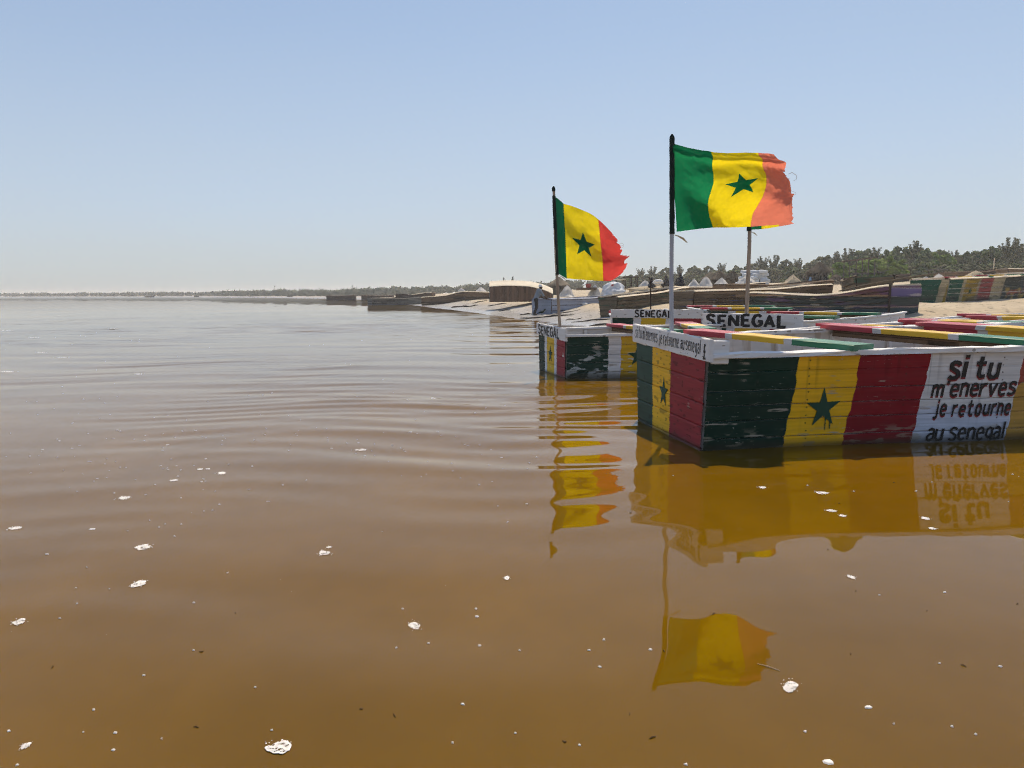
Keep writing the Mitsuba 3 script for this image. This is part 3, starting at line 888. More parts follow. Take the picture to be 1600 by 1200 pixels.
def path_a(a, b):
    ph = 5.2 * a + 1.9 * b - .9
    x = 1.17 * (a - .10 * a * a) - .03 * np.sin(ph)
    x = x * (1 - .10 * np.clip(b - .5, 0, 1) - .03 * np.sin(b * 7))
    y = -.10 * a + .15 * np.sin(ph) * np.clip(a * 2.2, 0, 1) + .06 * np.sin(7 * a + 6 * (b - .5)) * np.clip(a * 3, 0, 1) + .05 * np.sin(11 * a - 3 * b) * np.clip(a * 1.5, 0, 1)
    y = y + .075 * np.tanh((b - (1.02 - .85 * a)) * 7) * np.clip(a * 4, 0, 1) * np.clip((1.05 - a) * 3, 0, 1) - .05 * np.tanh((b - (.62 - .5 * a)) * 9) * np.clip(a * 4, 0, 1)
    y = y - .05 * np.exp(-((b - .93 + .05 * a) / .045) ** 2)
    zt, zb = -.14 * a - .03 * np.sin(3.1 * a), .045 * a * a + .06 * np.sin(3.1 * a) * .6
    z = zt * b + zb * (1 - b)
    return x, y, z


flag('torn green yellow red flag on the white pole of the nearest boat', (1.56, 7.13, .62), (1.515, 7.16, 2.80), 1.93, .82, path_a, 'flag_cloth', 'pole_white', .10, seed=3, rad=.0225, amp=.12)


def path_b(a, b):
    x = .17 * np.clip(a / .31, 0, 1) + .64 * np.clip((a - .31) / .38, 0, 1) + .43 * np.clip((a - .69) / .31, 0, 1) ** .9
    y = .50 * np.clip(a / .31, 0, 1) - .06 * np.sin((a - .31) * 7) * np.clip((a - .31) * 5, 0, 1) - .45 * np.clip((a - .69) / .31, 0, 1) ** 1.4
    s = np.clip(a * 1.15, 0, 1)
    y = y + .07 * np.sin(9 * a + 4 * b) * s
    y = y + .06 * np.tanh((b - (.95 - .7 * a)) * 8) * np.clip(a * 3, 0, 1) - .05 * np.tanh((b - (.45 - .35 * a)) * 9) * np.clip(a * 3, 0, 1)
    x = x - .12 * np.clip((b - .35) / .65, 0, 1) ** 1.5 * np.clip((a - .6) / .4, 0, 1) * 1.6
    zt = -.10 * a - .86 * np.clip(a - .22, 0, 1) ** 1.6
    zb = -.12 * np.sin(np.clip(a / .8, 0, 1) * 1.57) + .28 * np.clip((a - .75) / .25, 0, 1) ** 1.5
    return x, y, zt * b + zb * (1 - b)


flag('green yellow red flag on a thin brown pole, farther left than the other flags', (.82, 12.5, .50), (.70, 12.5, 3.08), 1.68, 1.26, path_b, 'flag_cloth_left', 'pole_wood', .07, seed=8, rad=.026, amp=.13)


def path_c(a, b):
    x = .95 * a
    y = .25 * np.sin(4.5 * a + 2 * b) * np.clip(a * 2, 0, 1) + .2 * a
    return x * .82, y, -.10 * a * b + .10 * a * (1 - b)


flag('flag on a thick brown pole, mostly hidden behind the nearest flag', (4.30, 13.5, .6), (4.27, 13.5, 3.62), 2.475, .98, path_c, 'flag_cloth', 'pole_wood', .08, seed=5, rad=.038, amp=.06)
D_p = tube([(3.22, 17.1, .6), (3.20, 17.1, 1.6), (3.16, 17.1, 1.72)], [.016, .014, .012], 8)
one('stake', D_p, 'dark_wood', 'thin dark stake standing at the bow of the boat with small SENEGAL board', 'stake', smooth=40)

# ---------------------------------------------------------------- beached and distant boats
def old_boat(name, label, p0, p1, w, h0, h1, m_, rail_m='cream_wood', nplank=5, group='old wooden boats drawn up along the shore', z0=None, seed=0, w_end=.6, mid=None, sink=.08, hm=None, zend=None, inner='old_wood', benches=0, flare=.14, skew=0.0):
    p0, p1 = np.array(p0, float), np.array(p1, float)
    ln = np.linalg.norm(p1 - p0); hd = math.degrees(math.atan2(*(p1 - p0)[::-1]))
    z = gz(*p0) - sink if z0 is None else z0
    z1 = (gz(*p1) - sink if z0 is None else z0) if zend is None else zend
    dz = z1 - z
    k = thing(name, label, 'boat', group)
    hm_ = (h0 + h1) / 2 - .16 if hm is None else hm + .04
    zz = [(-1, h0 - dz / ln), (0, h0), (ln * .5, hm_ + dz * .5), (ln, h1 + dz), (ln + 1, h1 + dz)]
    b_ = Boat(k, p0, hd, [(-skew, -w * .42), (ln * .45, -w * .5), (ln, -w * .5 * w_end)], [(skew, w * .42), (ln * .45, w * .5), (ln, w * .5 * w_end)], zz, zz, z0=z, zb=-.05, flare=flare)
    b_.inner = inner
    b_.sides(m_, nplank, seed=seed, na=14, th=.04, jit=.014, gap=.022)
    b_.ends(m_, max(3, nplank - 1), th=.03)
    for sd in 'nf': b_.lining(inner, sd, 10); b_.rail(rail_m, sd, .12, .07, 16, .03, seed=seed, rough=.008, slope=.05)
    b_.floor(inner, .02)
    for j in range(benches):
        s = ln * (j + 1) / (benches + 1)
        b_.bench(s, s, w=.25, m_=inner)
    return b_


GF = 'boats afloat off the far shore'
old_boat('rowing_boat', 'small dark boat afloat, leftmost of the distant boats', (-40.6, 163), (-34.3, 163), 1.6, 1.05, 1.2, 'dark_wood', 'old_wood', 3, GF, z0=-.05, seed=31, hm=.95)
old_boat('rowing_boat', 'dark boat afloat behind the left end of the grey floating boat', (-32.0, 158), (-25.5, 160), 1.6, 1.15, 1.1, 'dark_wood', 'old_wood', 3, GF, z0=-.05, seed=32, hm=1.0)
old_boat('rowing_boat', 'weathered grey boat afloat close to the beach with its reflection below', (-17.6, 92), (-10.2, 96.5), 2.0, .88, 1.02, 'grey_wood', 'grey_wood', 4, GF, z0=-.06, seed=33, hm=.80, w_end=.8)
GB = 'old wooden boats drawn up along the shore'
old_boat('beached_boat', 'brown plank boat on the sand right of the grey floating boat', (-10.2, 86), (-4.9, 84.5), 1.8, .95, 1.0, 'old_wood', 'cream_wood', 4, GB, seed=34)
old_boat('beached_boat', 'brown plank boat on the sand left of the overturned hull', (-4.9, 82), (1.0, 80), 1.8, 1.0, .9, 'old_wood', 'cream_wood', 4, GB, seed=35)
old_boat('beached_boat', 'low brown boat behind the grey floating boat', (-22, 118), (-12, 114), 1.8, .85, .9, 'old_wood', 'cream_wood', 3, GB, seed=36)
old_boat('beached_boat', 'pale blue painted boat on the sand beside a man', (1.75, 43.2), (6.2, 48.5), 1.7, .92, .92, 'pale_blue_paint', 'pale_blue_paint', 3, GB, seed=37, hm=.84, flare=.05, zend=gz(1.75, 43.2) + .06)
old_boat('beached_boat', 'brown boat with flaking green paint on its square bow, beached left of the front flagpole', (4.55, 34.9), (9.2, 40.2), 1.25, .98, .84, 'green_wood', 'cream_wood', 6, GB, seed=38, hm=.84)
old_boat('beached_boat', 'brown boat with blue painted patches, beached right of the front flagpole', (7.55, 32.6), (14.9, 35.6), 1.9, .86, .82, 'blue_wood', 'cream_wood', 6, GB, seed=39, hm=.73)
P = old_boat('beached_boat', 'dark boat with purple bow panel, rusty edges and brown rail', (13.75, 25.95), (9.7, 29.5), 1.5, 1.10, .92, 'purple_paint', 'cream_wood', 6, GB, seed=40, hm=.74, skew=.33)
q = [P.w(x) for x in P.surf('f', np.array([.02, 0.02]), np.array([.74, 1.04]), .036)]
sN, sF = P.c['n'][1], P.c['f'][1]
cs = [P.surf('f', sF, np.float64(.72), .03), P.surf('n', sN, np.float64(.72), .03), P.surf('n', sN, np.float64(1.03), .03), P.surf('f', sF, np.float64(1.03), .03)]
cs = np.array([c.reshape(3) + [-.045, 0, 0] for c in cs])
cs2 = cs + [-.02, 0, 0]
put('bow_panel', tri(P.w(np.vstack([cs, cs2])), [[4, 5, 6, 7], [0, 1, 5, 4], [3, 2, 6, 7], [0, 4, 7, 3], [1, 5, 6, 2]]), 'panel_purple', P.key, uv=np.array([[0, .7], [1, .7], [1, 1], [0, 1]] * 2), label='purple panel with peeling paint')
for t in (.38, -.02):
    a = P.w(np.array([.30, P.c['f'][0](.33) + .06, -.04])); b_ = P.w(np.array([.30, P.c['f'][0](.33) + .06, 1.15]))
    if t > 0: put('bow_post', beam(a, b_, .06, .06), 'dark_wood', P.key)
R_ = old_boat('beached_boat', 'faded green yellow red boat with a star, on sand at the right edge', (17.0, 30.2), (24.6, 34.4), 1.9, 1.0, 1.12, 'right_paint', 'cream_wood', 6, GB, seed=41, hm=.98, inner='paint_inner')
R_.write_side('n', star_poly(0, 0, .14, .4), 1.35, .55, 'star_green', 'star', off=.04)
R_.bench(2.6, 2.6, w=.25); R_.bench(5.0, 5.0, w=.25)
old_boat('beached_boat', 'dark low boat on the sand under the wooden shade frame', (35, 78), (42.5, 80), 1.7, .75, .8, 'dark_wood', 'dark_wood', 3, GB, seed=42)
old_boat('beached_boat', 'brown hull on the sand below the trees at right', (42, 73), (50, 75), 1.7, .9, .9, 'old_wood', 'old_wood', 3, GB, seed=43)
old_boat('beached_boat', 'long brown boat on the sand behind the pale sand heap at right', (43.5, 66), (52, 67), 1.7, .95, .9, 'old_wood', 'cream_wood', 3, GB, seed=44)
old_boat('beached_boat', 'dark hull behind the boat with blue patches', (12.6, 45), (20, 47), 1.8, .95, .9, 'old_wood', 'old_wood', 4, GB, seed=45)
old_boat('beached_boat', 'old green and yellow boat half hidden behind the purple bow', (15.4, 31.5), (17.5, 38), 1.7, 1.15, 1.0, 'green_wood', 'green_wood', 4, GB, seed=46)
old_boat('beached_boat', 'brown boat behind the green paint bow', (10.5, 50), (17, 50.5), 1.8, .9, .9, 'old_wood', 'cream_wood', 4, GB, seed=47)

# the big hull lying on its side, flat bottom towards the lake
k = thing('overturned_boat', 'large brown boat on its side, flat plank bottom facing the lake, pale upper edge', 'boat', GB)
zg = .74
n = 13
xs = np.linspace(-1.62, 3.05, n + 1)
topz = PchipInterpolator([-1.7, -.2, 1.0, 2.2, 3.1], [1.12, 1.20, 1.16, .94, .58])
for i in range(n):
    a, b_ = xs[i] + .006, xs[i + 1] - .006
    za, zc = topz(a), topz(b_)
    e = rng.uniform(-.01, .01)
    ya = 55 + .10 * a; lean = .20
    V = np.array([(a, ya + e, zg), (b_, ya + .1 * (b_ - a) + e, zg), (b_, ya + e + lean, zg + zc), (a, ya + e + lean, zg + za)])
    V = np.vstack([V, V + [0, .06, 0]])
    put('bottom_plank', tri(V, [[0, 1, 2, 3], [4, 7, 6, 5], [0, 3, 7, 4], [1, 5, 6, 2], [3, 2, 6, 7]]), 'hull_wood', k, uv=np.array([[zg, a], [zg, b_], [zg + 1.3, b_], [zg + 1.3, a]] * 2) + i * 3.7)
xx = np.linspace(-1.66, 3.1, 24)
yy = 55 + .10 * xx
V = np.concatenate([np.stack([xx, yy + dy + .2, zg + topz(xx) + dz], 1) for dy, dz in ((-.05, -.02), (-.05, .02), (.62, .40), (.70, .40), (.70, 0))])
put('edge_strake', tri(V, grid_faces(5, 24)), 'cream_bright', k, uv=np.stack([np.tile(xx, 5), np.repeat([0, .03, .45, .5, .7], 24)], 1))
V = np.concatenate([np.stack([xx, yy + dy + .2, zg + q], 1) for dy, q in ((.70, topz(xx) + .38), (1.7, topz(xx) * .75 + .1), (1.7, topz(xx) * 0))])
put('side', tri(V, grid_faces(3, 24)), 'old_wood', k, uv=np.stack([np.tile(xx, 3), np.repeat([0, .8, 1.6], 24)], 1))
for x in (-1.66, 3.06):
    y_ = 55 + .1 * x
    V = np.array([(x, y_, zg), (x, y_ + .2, zg + topz(min(x, 3.05))), (x, y_ + 1.9, zg + topz(min(x, 3.05)) * .75), (x, y_ + 1.9, zg)])
    put('end_board', tri(np.vstack([V, V + [.05, 0, 0]]), [[0, 1, 2, 3], [4, 7, 6, 5], [0, 4, 5, 1], [1, 5, 6, 2]]), 'grey_wood', k, uv=np.array([[0, 0], [0, 1], [1, 1], [1, 0]] * 2))
k = thing('overturned_boat', 'small dark hull lying bottom up behind the grey floating boat', 'boat', GB)
zg = gz(-15.5, 112)
xs = np.linspace(-17.6, -13.0, 10)
for i in range(9):
    a, b_ = xs[i] + .01, xs[i + 1] - .01
    hh = lambda x: 1.22 - .75 * max(0, (x + 16.6) / 3.6) ** 1.6
    V = np.array([(a, 112, zg), (b_, 112, zg), (b_, 112.3, zg + hh(b_)), (a, 112.3, zg + hh(a))]); V = np.vstack([V, V + [0, .06, 0]])
    put('plank', tri(V, [[0, 1, 2, 3], [4, 7, 6, 5], [0, 3, 7, 4], [1, 5, 6, 2], [3, 2, 6, 7]]), 'dark_wood', k, uv=np.array([[0, a], [0, b_], [1, b_], [1, a]] * 2))
V = np.array([(x, y_, zg + hh(x) * q) for q, y_ in ((1, 112.36), (.9, 113.6), (0, 113.8)) for x in xs])
put('bottom', tri(V, grid_faces(3, 10)), 'dark_wood', k, uv=V[:, :2] * .5)

# poles, driftwood
one('pole', tube([(12.0, 27.2, 1.40), (13.3, 27.5, 1.66), (14.6, 27.8, 1.86), (16.2, 28.4, 2.06)], [.022, .028, .03, .024], 8), 'green_wood', 'long thin greenish pole resting slantwise over the purple bow', 'pole', smooth=40)
for i, (x, y, l, a, r) in enumerate([(1.9, 39.3, 2.9, 4, .05), (.9, 44.3, .8, 0, .045), (3.9, 33.6, 2.4, 6, .035), (4.0, 30.6, 1.6, 3, .04), (-4.9, 68.5, 1.4, 5, .07), (-3.7, 66.8, 1.3, 0, .06), (-1.2, 62, 1.6, 2, .05), (-.5, 55.5 - 3, .9, 10, .05), (2.9, 41.5, 2.0, 12, .03), (-3.1, 72, 1.5, 3, .05), (3.0, 35.6, .9, 20, .03), (5.2, 29.6, 1.2, 8, .03)]):
    a = math.radians(a)
    ts = np.linspace(-.5, .5, 6)
    pts = [(x + l * t * math.cos(a), y + l * t * math.sin(a), gz(x + l * t * math.cos(a), y + l * t * math.sin(a)) + r * .7 + .03 * math.sin(t * 9 + i)) for t in ts]
    one('driftwood_stick', tube(pts, [r * .5, r, r * .9, r, r * .8, r * .3], 7), 'driftwood', 'dark stick of driftwood lying on the grey mud at the water edge', 'driftwood', 'driftwood sticks on the mud', smooth=40)

# ---------------------------------------------------------------- salt, sacks
def heap(label, x, y, w, top, mat_='salt', seed=0, name='salt_heap', cat='salt', group='salt heaps on the shore', dpt=None, sharp=1.0):
    z = gz(x, y) - .15
    n, m_ = 44, 11
    r = np.random.default_rng(seed)
    lumpy = r.uniform(.85, 1.15); sharp = sharp * r.uniform(.62, .92); w = w * 1.05
    V = []
    for i in range(m_):
        q = i / (m_ - 1)
        for j in range(n):
            t = 2 * math.pi * j / n
            R = (1 - q) ** sharp
            nn = meshkit.fbm(np.array([[math.cos(t) * 1.7 + seed, math.sin(t) * 1.7, q * 3]]), 4, seed)[0] - .5
            R = R * (1 + .9 * nn)
            V.append((x + w / 2 * R * math.cos(t), y + (dpt or w) / 2 * R * math.sin(t), z + (top - z) * (q ** lumpy + .42 * nn * (1 - q) + .10 * (meshkit.fbm(np.array([[math.cos(t) * 5 + seed, math.sin(t) * 5, q * 7]]), 2, seed)[0] - .5))))
    V = np.array(V).reshape(m_, n, 3)
    V = np.concatenate([V, V[:, :1]], 1)
    return one(name, tri(V.reshape(-1, 3), grid_faces(m_, n + 1)), mat_, label, cat, group, smooth=50)


def zt(v, y, u=800): return 1.35 + (458.8 - (u - 800) * .0035 - v) * y / 1150 * 1.0


def ux(u, y): return (u - 800) / 1150 * y * .998


for i, (u, v, y, w, lab) in enumerate([(722, 450, 120, 1.9, 'small white salt heap far left behind the brown plank boats'), (752, 448.5, 120, 3.0, 'white salt heap beside the left end of the overturned hull'),
        (886, 446, 85, 2.0, 'white salt heap in front of the thatched shelter'), (929, 444, 78, 1.6, 'white salt heap beside the red bucket'),
        (1000, 445, 75, 1.5, 'white salt heap right of the wooden racks'), (1007, 438, 70, 2.2, 'white salt heap left of the seated people'),
        (1083, 436, 72, 2.2, 'white salt heap right of the seated person in a dark robe'), (1101, 433, 76, 2.1, 'pointed white salt heap in front of the dark thatched hut'), (1126, 434, 76, 2.6, 'wide white salt heap left of the sack stack'),
        (1165, 431, 74, 3.4, 'white salt heap spilling in front of the sack stack'), (1462, 428, 46, 1.9, 'bright white salt heap behind the purple bow'), (1442, 432, 46, 1.2, 'low white salt heap left of the bright one behind the purple bow')]):
    heap(lab, ux(u, y), y, w, zt(v, y, u), seed=60 + i)
heap('pale conical sand heap with straw on it at the right edge', ux(1519, 52), 52, 2.5, zt(423.5, 52, 1519), 'sand_mat', 81, 'sand_heap', 'sand', 'sand heaps')
heap('low brown heap of sand right of the sack stack', ux(1236, 74), 74, 2.8, zt(429, 74, 1236), 'sand_mat', 82, 'sand_heap', 'sand', 'sand heaps')
heap('white tarpaulin covered heap with a pink mark beside the red bucket', ux(958, 76), 76, 2.5, zt(440, 76, 958), 'sack', 83, 'covered_heap', 'heap', None, sharp=.5)
one('pink_patch', (np.array([ux(956, 74), 74.7, zt(447, 74.7, 956)]) + np.array([[0, 0, 0], [.22, 0, 0], [.26, 0, .16], [.04, 0, .18], [0, .02, 0], [.22, .02, 0], [.26, .02, .16], [.04, .02, .18]]), np.array([[0, 1, 2, 3], [4, 7, 6, 5], [0, 3, 7, 4], [1, 5, 6, 2], [3, 2, 6, 7], [0, 4, 5, 1]])), 'red_plastic', 'small pink rag on the white covered heap', 'rag')


def sack_mesh(seed):
    m = trimesh.creation.icosphere(3, 1.0)
    v = m.vertices
    v = np.sign(v) * np.abs(v) ** .55
    v *= [.50, .30, .19]
    v += .05 * (meshkit.fbm(v * 6 + seed, 3, seed)[:, None] - .5) * m.vertices
    return trimesh.Trimesh(v, m.faces, process=False)


sk = [mikit.ply(sack_mesh(i), 'sack', smooth=True) for i in range(4)]
x0s, x1s, ysk = ux(1150, 76), ux(1200, 76), 76.5
zb_ = gz((x0s + x1s) / 2, 76)
sr_ = np.random.default_rng(5)
nlev = 7
WORD = ['first', 'second', 'third', 'fourth', 'fifth', 'sixth', 'seventh', 'eighth', 'ninth']
for lev in range(nlev):
    q = lev / (nlev - 1)
    a, b_ = x0s + .9 * max(0, q - .35) ** 1.1, x1s - .55 * max(0, q - .6)
    n = max(2, int((b_ - a) / .80))
    for j in range(n):
        key = thing('salt_sack', f'white salt sack in the tall stack, row {WORD[lev]} from the bottom, {WORD[j]} from its left', 'sack', 'white salt sacks in one stack')
        x = a + (b_ - a) * (j + .5 + .2 * (lev % 2)) / n
        scene[key] = {**sk[(lev * 3 + j) % 4], 'to_world': T().translate([float(x), float(ysk + sr_.uniform(-.26, .26)), float(zb_ + .05 + lev * .30)]).rotate([0, 0, 1], float(sr_.uniform(-45, 45))).rotate([0, 1, 0], float(sr_.uniform(-6, 6)))}

# ---------------------------------------------------------------- shelters
def straw(center, rx, ry, h, n, seed, ln=.8, droop=.5):
    r = np.random.default_rng(seed)
    V, F = [], []
    for i in range(n):
        t = r.uniform(0, 2 * math.pi); q = r.uniform(0, 1) ** .8
        p = np.array([rx * (1 - q) * math.cos(t), ry * (1 - q) * math.sin(t), h * q])
        d = np.array([rx * math.cos(t), ry * math.sin(t), -h * (1 + droop)]); d /= np.linalg.norm(d)
        d += r.normal(0, .16, 3)
        s = np.cross(d, [math.cos(t), math.sin(t), 1]); s /= np.linalg.norm(s)
        l = ln * r.uniform(.5, 1.2); w = .05
        o = np.array([math.cos(t), math.sin(t), 1]) * r.uniform(0, .08)
        b = len(V)
        V += [p + o - s * w, p + o + s * w, p + o + d * l]; F.append([b, b + 1, b + 2])
    return trimesh.Trimesh(np.array(V) + center, F, process=False)


def cone_roof(center, rx, ry, h, seed, flat=.3):
    n = 28; V = []
    for i in range(7):
        q = i / 6
        for j in range(n + 1):
            t = 2 * math.pi * (j % n) / n
            sq = 1 / max(abs(math.cos(t)), abs(math.sin(t))) * .55 + .45
            nn = meshkit.fbm(np.array([[math.cos(t) * 2 + seed, math.sin(t) * 2, q * 3]]), 3, seed)[0] - .5
            R = (1 - q * (1 - flat * .3)) * (1 + .25 * nn) * sq
            V.append((rx * R * math.cos(t), ry * R * math.sin(t), h * (q + .1 * nn)))
    V = np.array(V + [(0, 0, h * 1.0)] * 1)
    F = grid_faces(7, n + 1)
    F = np.vstack([F[:, [0, 1, 2]], F[:, [0, 2, 3]]])
    top = [[6 * (n + 1) + j, 6 * (n + 1) + j + 1, len(V) - 1] for j in range(n)]
    return trimesh.Trimesh(V + center, np.vstack([F, top]), process=False)


def hut(label, x, y, w, top, roof_h, mat_='thatch', seed=0, d=None, posts=True, wall=None, wall_m=None):
    z = gz(x, y)
    k = thing('thatched_hut', label, 'hut', 'thatched huts behind the beach')
    d = d or w * .8
    c = np.array([x, y, top - roof_h])
    put('roof', cone_roof(c, w / 2, d / 2, roof_h, seed), mat_, k, smooth=30)
    put('thatch', straw(c, w / 2, d / 2, roof_h, 700, seed, .5), mat_, k, kind='stuff')
    for sx in (-1, 0, 1):
        for sy in (-1, 1):
            put('post', tube([(x + sx * w * .40, y + sy * d * .38, z - .1), (x + sx * w * .39, y + sy * d * .38, top - roof_h + .15)], [.06, .05], 6), 'bark', k)
    if wall:
        put('back_wall', beam((x - w * .4, y + d * .3, (z + top - roof_h) / 2), (x + w * .4, y + d * .3, (z + top - roof_h) / 2), .06, top - roof_h - z), wall_m or 'dark_thatch', k)
    return k


y = 110; hut('grey thatched shelter with dark open sides behind the pale blue boat', ux(873, y), y, 3.4, zt(433.5, y, 873), 1.25, 'thatch', 3, wall=True)
y = 98; hut('dark thatched hut left of the sack stack', ux(1122, y), y, 3.2, zt(424, y, 1122), 1.15, 'dark_thatch', 4, wall=True)
y = 100; hut('lower pale thatched hut left of the dark hut', ux(1108, y), y, 2.4, zt(426, y, 1108), .9, 'thatch', 5)
y = 96; hut('small dark thatched hut touching the sack stack', ux(1143, y), y, 1.9, zt(424, y, 1143), .9, 'dark_thatch', 6, wall=True)
y = 86
k = hut('dark brushwood hut with a blue tarpaulin at its left side', ux(1277, y), y, 2.9, zt(410.5, y, 1277), 1.2, 'dark_thatch', 7, wall=True)
x = ux(1257, y)
zz = gz(x, y)
put('tarpaulin', tri(np.array([(x - .16, y - 1.1, zz), (x + .22, y - 1.2, zz), (x + .2, y - .9, zz + 1.0), (x + .05, y - .85, zz + 1.05), (x - .16, y - .6, zz), (x + .22, y - .7, zz), (x + .2, y - .85, zz + 1.0), (x + .05, y - .8, zz + 1.05)]), [[0, 1, 2, 3], [5, 4, 7, 6], [1, 5, 6, 2], [4, 0, 3, 7]]), 'blue_tarp', k)
put('brush', straw(np.array([ux(1277, y), y, zz]), 1.7, 1.3, 1.6, 1500, 9, .6, .2), 'dark_thatch', k, kind='stuff')
y = 84
k = thing('brush_heap', 'rounded brown heap of brushwood right of the blue tarpaulin hut', 'brushwood')
put('mound', cone_roof(np.array([ux(1303, y), y, gz(ux(1303, y), y) - .1]), 1.2, 1.0, 1.1, 12, 1.0), 'dark_thatch', k, smooth=40)
put('twigs', straw(np.array([ux(1303, y), y, gz(ux(1303, y), y)]), 1.25, 1.0, 1.1, 700, 13, .4, .2), 'thatch', k, kind='stuff')


def rack(label, u0, u1, vt, y, d=1.2, roof=True, m_='bark', roof_m='cream_wood', nposts=3, tilt=.0):
    k = thing('shade_frame', label, 'shelter', 'wooden shade frames')
    x0, x1 = ux(u0, y), ux(u1, y)
    z, zt_ = gz((x0 + x1) / 2, y), zt(vt, y, (u0 + u1) / 2)
    for i in range(nposts):
        x = x0 + (x1 - x0) * (i + .12) / (nposts - .76)
        for dy in (0, d):
            put('post', tube([(x, y + dy, z - .1), (x + .03, y + dy, (z + zt_) / 2), (x, y + dy, zt_ - .05)], [.06, .05, .05], 6), m_, k)
    if roof:
        nb = 6
        for i in range(nb):
            yy = y - .15 + (d + .3) * (i + .5) / nb
            put('roof_pole', beam((x0 - .1, yy, zt_ - tilt + rng.uniform(-.03, .03)), (x1 + .1, yy, zt_ + tilt + rng.uniform(-.03, .03)), (d + .3) / nb * .92, .10), roof_m, k)
    put('rail', beam((x0, y - .03, z + (zt_ - z) * .42), (x1, y - .03, z + (zt_ - z) * .42), .06, .09), m_, k)
    return k


rack('wooden shade frame with a pale flat roof in front of the green bushes', 1321, 1364, 406, 85, 1.5, True, 'bark', 'old_wood', 3, .18)
rack('dark wooden rack standing high behind the left flag, with flat top', 975, 996, 433, 80, 1.0, True, 'dark_wood', 'dark_wood', 3)
rack('pale topped wooden table left of the dark rack', 961, 975, 437, 79, 1.0, True, 'dark_wood', 'cream_wood', 2)
rack('low shelter with a grey flat roof below the trees at right', 1453, 1473, 422, 80, 1.2, True, 'bark', 'grey_wood', 2)
y = 77; xb, zb2 = ux(919, y), zt(449.5, y, 919)
kk = thing('bucket', 'dark red bucket standing between the white heaps', 'bucket')
put('body', tube([(xb, y, zb2), (xb, y, zb2 + .1), (xb, y, zb2 + .36)], [.2, .24, .3], 16), 'red_plastic', kk, smooth=40)
put('rim', tube([(xb + .31 * math.cos(t), y + .31 * math.sin(t), zb2 + .37) for t in np.linspace(0, 2 * math.pi, 17)], .02, 6, False), 'red_plastic', kk)
one('timber_stand', beam((xb - 1.2, y + .3, zb2 - .15), (xb + .9, y + .3, zb2 - .1), .9, .25), 'old_wood', 'plank stand carrying the dark red bucket', 'stand')
y = 95; xp = ux(1546, y)
one('post', tube([(xp, y, gz(xp, y) - .2), (xp + .02, y, zt(404, y, 1546))], [.06, .05], 8), 'cream_wood', 'tall pale post standing in front of the trees at right', 'post')

# ---------------------------------------------------------------- people and bird
def place(m, x, y, z, rot=0, s=1.0):
    m = m.copy(); a = math.radians(rot)
    R = np.array([[math.cos(a), -math.sin(a), 0], [math.sin(a), math.cos(a), 0], [0, 0, 1]])
    m.vertices = m.vertices @ R.T * s + [x, y, z]
    return m


def stander(label, x, y, rot):
    z = gz(x, y)
    k = thing('person', label, 'person')
    hip = (0, 0, .90)
    legs = [((.06, .09, .88), .095, (.10, .10, .48), .065), ((.10, .10, .48), .065, (-.02, .11, .07), .045), ((-.02, .11, .07), .045, (.12, .12, .05), .04),
            ((-.02, -.09, .88), .095, (.02, -.10, .47), .065), ((.02, -.10, .47), .065, (-.16, -.10, .07), .045), ((-.16, -.10, .07), .045, (-.02, -.11, .05), .04)]
    tor = [((0, 0, .92), .13, (.10, 0, 1.16), .13), ((.10, 0, 1.16), .13, (.22, 0, 1.38), .14), ((.22, .17, 1.38), .075, (.22, -.17, 1.38), .075)]
    arms = [((.22, .19, 1.38), .06, (.40, .23, 1.12), .045), ((.40, .23, 1.12), .045, (.60, .18, .98), .036), ((.60, .18, .98), .036, (.68, .17, .96), .034),
            ((.22, -.19, 1.38), .06, (.38, -.24, 1.12), .045), ((.38, -.24, 1.12), .045, (.60, -.18, .96), .036), ((.60, -.18, .96), .036, (.68, -.17, .94), .034)]
    neck = [((.24, 0, 1.42), .06, (.30, 0, 1.54), .055)]
    head = [((.31, 0, 1.62), .098, (.33, 0, 1.58), .09), ((.36, 0, 1.54), .06, (.33, 0, 1.58), .07), ((.43, 0, 1.585), .018, (.41, 0, 1.60), .02)]
    fing = [((.68, sy, .95), .014, (.76, sy + dy, .92), .011) for sy in (.17, -.17) for dy in (-.035, -.012, .012, .035)] + [((.66, sy, .95), .014, (.70, sy * .68, .93), .012) for sy in (.17, -.17)]
    put('body', place(bones(legs + tor + arms + neck + head + fing, ref=.05), x, y, z, rot), 'skin', k, smooth=True)
    ex = lambda L, d: [(a, r + d, b, q + d) for a, r, b, q in L]
    put('shirt', place(bones(ex(tor, .018) + ex([arms[0], arms[3]], .018), ref=.05), x, y, z, rot), 'grey_shirt', k, smooth=True)
    put('trousers', place(bones(ex([((.04, .03, .93), .12, (.0, -.03, .90), .12), legs[0], legs[1], legs[3], legs[4]], .018), ref=.05), x, y, z, rot), 'dark_trousers', k, smooth=True)
    put('cap', place(bones([((.30, 0, 1.68), .10, (.30, 0, 1.66), .105), ((.40, .04, 1.655), .02, (.40, -.04, 1.655), .02)], ref=.04), x, y, z, rot), 'white_cloth', k, smooth=True)


